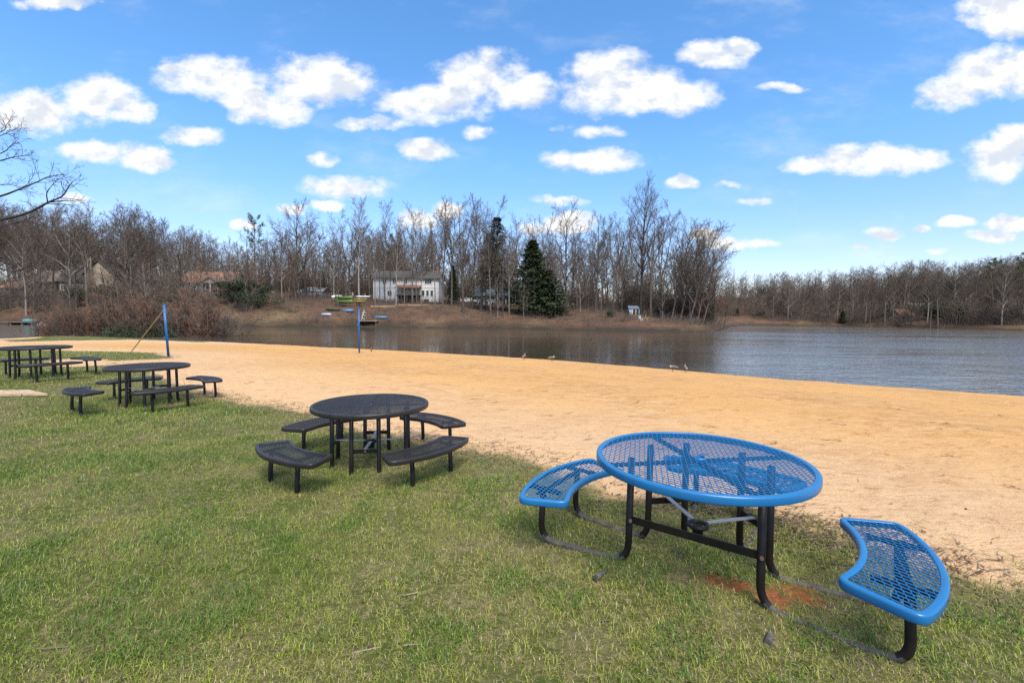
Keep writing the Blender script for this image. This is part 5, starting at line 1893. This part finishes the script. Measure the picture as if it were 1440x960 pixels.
wv2 = wt.n('ShaderNodeVectorMath', operation='MULTIPLY_ADD', inp={0: wob.outputs['Color'], 1: (.05, .034, 0), 2: (-.025, -.017, 0)}).outputs[0]
PW = wt.n('ShaderNodeVectorMath', operation='ADD', inp={0: P, 1: wv2}).outputs[0]
CL = [(55, 160, 75, 28, 1), (135, 138, 58, 30, 1), (185, 157, 32, 14, 1), (20, 168, 45, 18, 1), (290, 107, 68, 26, 1), (250, 95, 30, 9, .9), (440, 116, 75, 34, 1), (388, 152, 52, 22, 1), (350, 135, 36, 18, 1), (492, 124, 30, 18, 1),
      (682, 110, 62, 32, 1), (612, 146, 66, 25, 1), (735, 128, 44, 24, 1), (570, 142, 28, 14, .9), (858, 105, 56, 34, 1), (902, 125, 72, 30, 1), (962, 134, 42, 26, 1), (828, 136, 42, 24, 1),
      (1006, 77, 46, 18, 1), (1042, 70, 22, 13, 1), (1402, 104, 62, 34, 1), (1338, 130, 40, 24, 1), (1436, 92, 34, 28, 1), (1416, 14, 64, 34, 1), (1385, 4, 28, 12, 1),
      (1228, 224, 74, 20, 1), (1150, 230, 50, 15, 1), (1292, 222, 38, 13, 1), (1405, 224, 48, 28, 1), (1432, 198, 36, 20, 1), (842, 225, 66, 15, 1), (598, 212, 33, 15, 1), (276, 190, 38, 13, 1),
      (152, 215, 74, 15, .95), (200, 227, 42, 13, .95), (490, 263, 62, 15, .95), (455, 225, 26, 10, .7), (828, 184, 50, 10, .62), (668, 187, 26, 9, .62), (525, 173, 52, 10, .6), (962, 258, 22, 10, .95), (410, 295, 20, 9, .9), (455, 287, 24, 8, .9),
      (340, 315, 20, 9, .9), (992, 328, 26, 9, .9), (1032, 341, 40, 10, .85), (1068, 342, 30, 7, .7), (1345, 313, 27, 8, 1), (1420, 315, 30, 11, 1), (1397, 333, 32, 10, 1), (1245, 328, 24, 10, .95), (1292, 323, 16, 6, .8), (1317, 352, 18, 6, .8), (1205, 347, 18, 5, .7),
      (800, 312, 46, 15, .9), (762, 320, 34, 10, .9), (585, 310, 28, 14, .9), (630, 294, 24, 12, .85), (82, 4, 56, 9, .9), (1018, 262, 24, 6, .6), (108, 277, 30, 8, .6), (1060, 285, 34, 7, .5), (780, 282, 44, 9, .5), (1100, 122, 40, 7, .5)]
field = None
for u, v, a, b_, wgt in CL:
    d = ray(u, v); s0, t0 = d[0] / d[1], d[2] / d[1]
    q = wt.n('ShaderNodeVectorMath', operation='MULTIPLY_ADD', inp={0: PW, 1: (FPX / a / 1.08, FPX / b_ / 1.08, 0), 2: (-s0 * FPX / a / 1.08, -t0 * FPX / b_ / 1.08, 0)}).outputs[0]
    dd = wt.n('ShaderNodeVectorMath', operation='DOT_PRODUCT', inp={0: q, 1: q}).outputs['Value']
    f = wt.math('SUBTRACT', wgt, dd)
    field = f if field is None else wt.math('SMOOTH_MAX', field, f, .25)
# a scatter of further clouds over the rest of the sky
cn = wt.n('ShaderNodeTexNoise', inp={'Vector': wt.n('ShaderNodeMapping', inp={'Vector': tc, 'Scale': (1, 1, 2.2)}).outputs[0], 'Scale': 3.2, 'Detail': 6.0, 'Roughness': .55}).outputs[0]
rest = wt.math('MULTIPLY', wt.sm(cn, .56, .70), wt.sm(sp[1], .45, .15))
high = wt.math('MULTIPLY', wt.sm(cn, .42, .56), wt.sm(sp[2], .57, .66))  # overhead cloud out of view, thickened so the lake reflects white
rest = wt.math('MAXIMUM', rest, high)
PS = wt.n('ShaderNodeMapping', inp={'Vector': P, 'Scale': (1, 1.5, 1)}).outputs[0]
fb = wt.n('ShaderNodeTexNoise', inp={'Vector': PS, 'Scale': 11.0, 'Detail': 9.0, 'Roughness': .60}).outputs[0]
fb2 = wt.n('ShaderNodeTexNoise', inp={'Vector': wt.n('ShaderNodeVectorMath', operation='ADD', inp={0: PS, 1: (-.012, .030, 0)}).outputs[0], 'Scale': 11.0, 'Detail': 4.0, 'Roughness': .5}).outputs[0]
dens = wt.math('ADD', field, wt.math('MULTIPLY_ADD', fb, 3.4, -1.75))
cov = wt.math('MULTIPLY', wt.sm(dens, -.45, .85), wt.sm(sp[1], .06, .14))
cov = wt.math('MAXIMUM', cov, wt.math('MULTIPLY', rest, .9))
veil = wt.n('ShaderNodeTexNoise', inp={'Vector': wt.n('ShaderNodeMapping', inp={'Vector': P, 'Scale': (1, 2.6, 1), 'Rotation': (0, 0, .12)}).outputs[0], 'Scale': 3.1, 'Detail': 8.0, 'Roughness': .62}).outputs[0]
cov = wt.math('MAXIMUM', cov, wt.math('MULTIPLY', wt.math('MULTIPLY', wt.sm(veil, .48, .78), wt.sm(sp[1], .06, .14)), .27))
lit_ = wt.sm(wt.math('ADD', wt.math('SUBTRACT', fb, fb2), wt.math('MULTIPLY', wt.sm(dens, 1.3, .2), .06)), -.10, .09)
cc = wt.mix(lit_, (3.35, 3.6, 4.0), (4.7, 4.7, 4.7))
sat = wt.n('ShaderNodeHueSaturation', inp={'Saturation': 1.04, 'Value': 1.0, 'Color': sk.outputs[0]}).outputs[0]
skyc = wt.mix(1.0, sat, wt.ramp(sp[2], [(0.0, (.78, .68, .74)), (.12, (.79, .79, .91)), (.32, (.70, .98, 1.17)), (.6, (.64, 1.02, 1.22))]), 'MULTIPLY')
WL.new(wt.mix(cov, skyc, cc), bg.inputs[0])
bg.inputs[1].default_value = .10

sd_ = bpy.data.lights.new('sun', 'SUN'); so_ = bpy.data.objects.new('sun', sd_); COL.objects.link(so_)
dirv = Vector((math.sin(SUN_AZ) * math.cos(SUN_EL), math.cos(SUN_AZ) * math.cos(SUN_EL), math.sin(SUN_EL)))
so_.rotation_euler = dirv.to_track_quat('Z', 'Y').to_euler()
sd_.energy = 2.5; sd_.angle = R_(22); sd_.color = (1.0, .95, .87)
scene.cycles.max_bounces = 6
scene.cycles.use_adaptive_sampling = True
scene.cycles.use_denoising = False
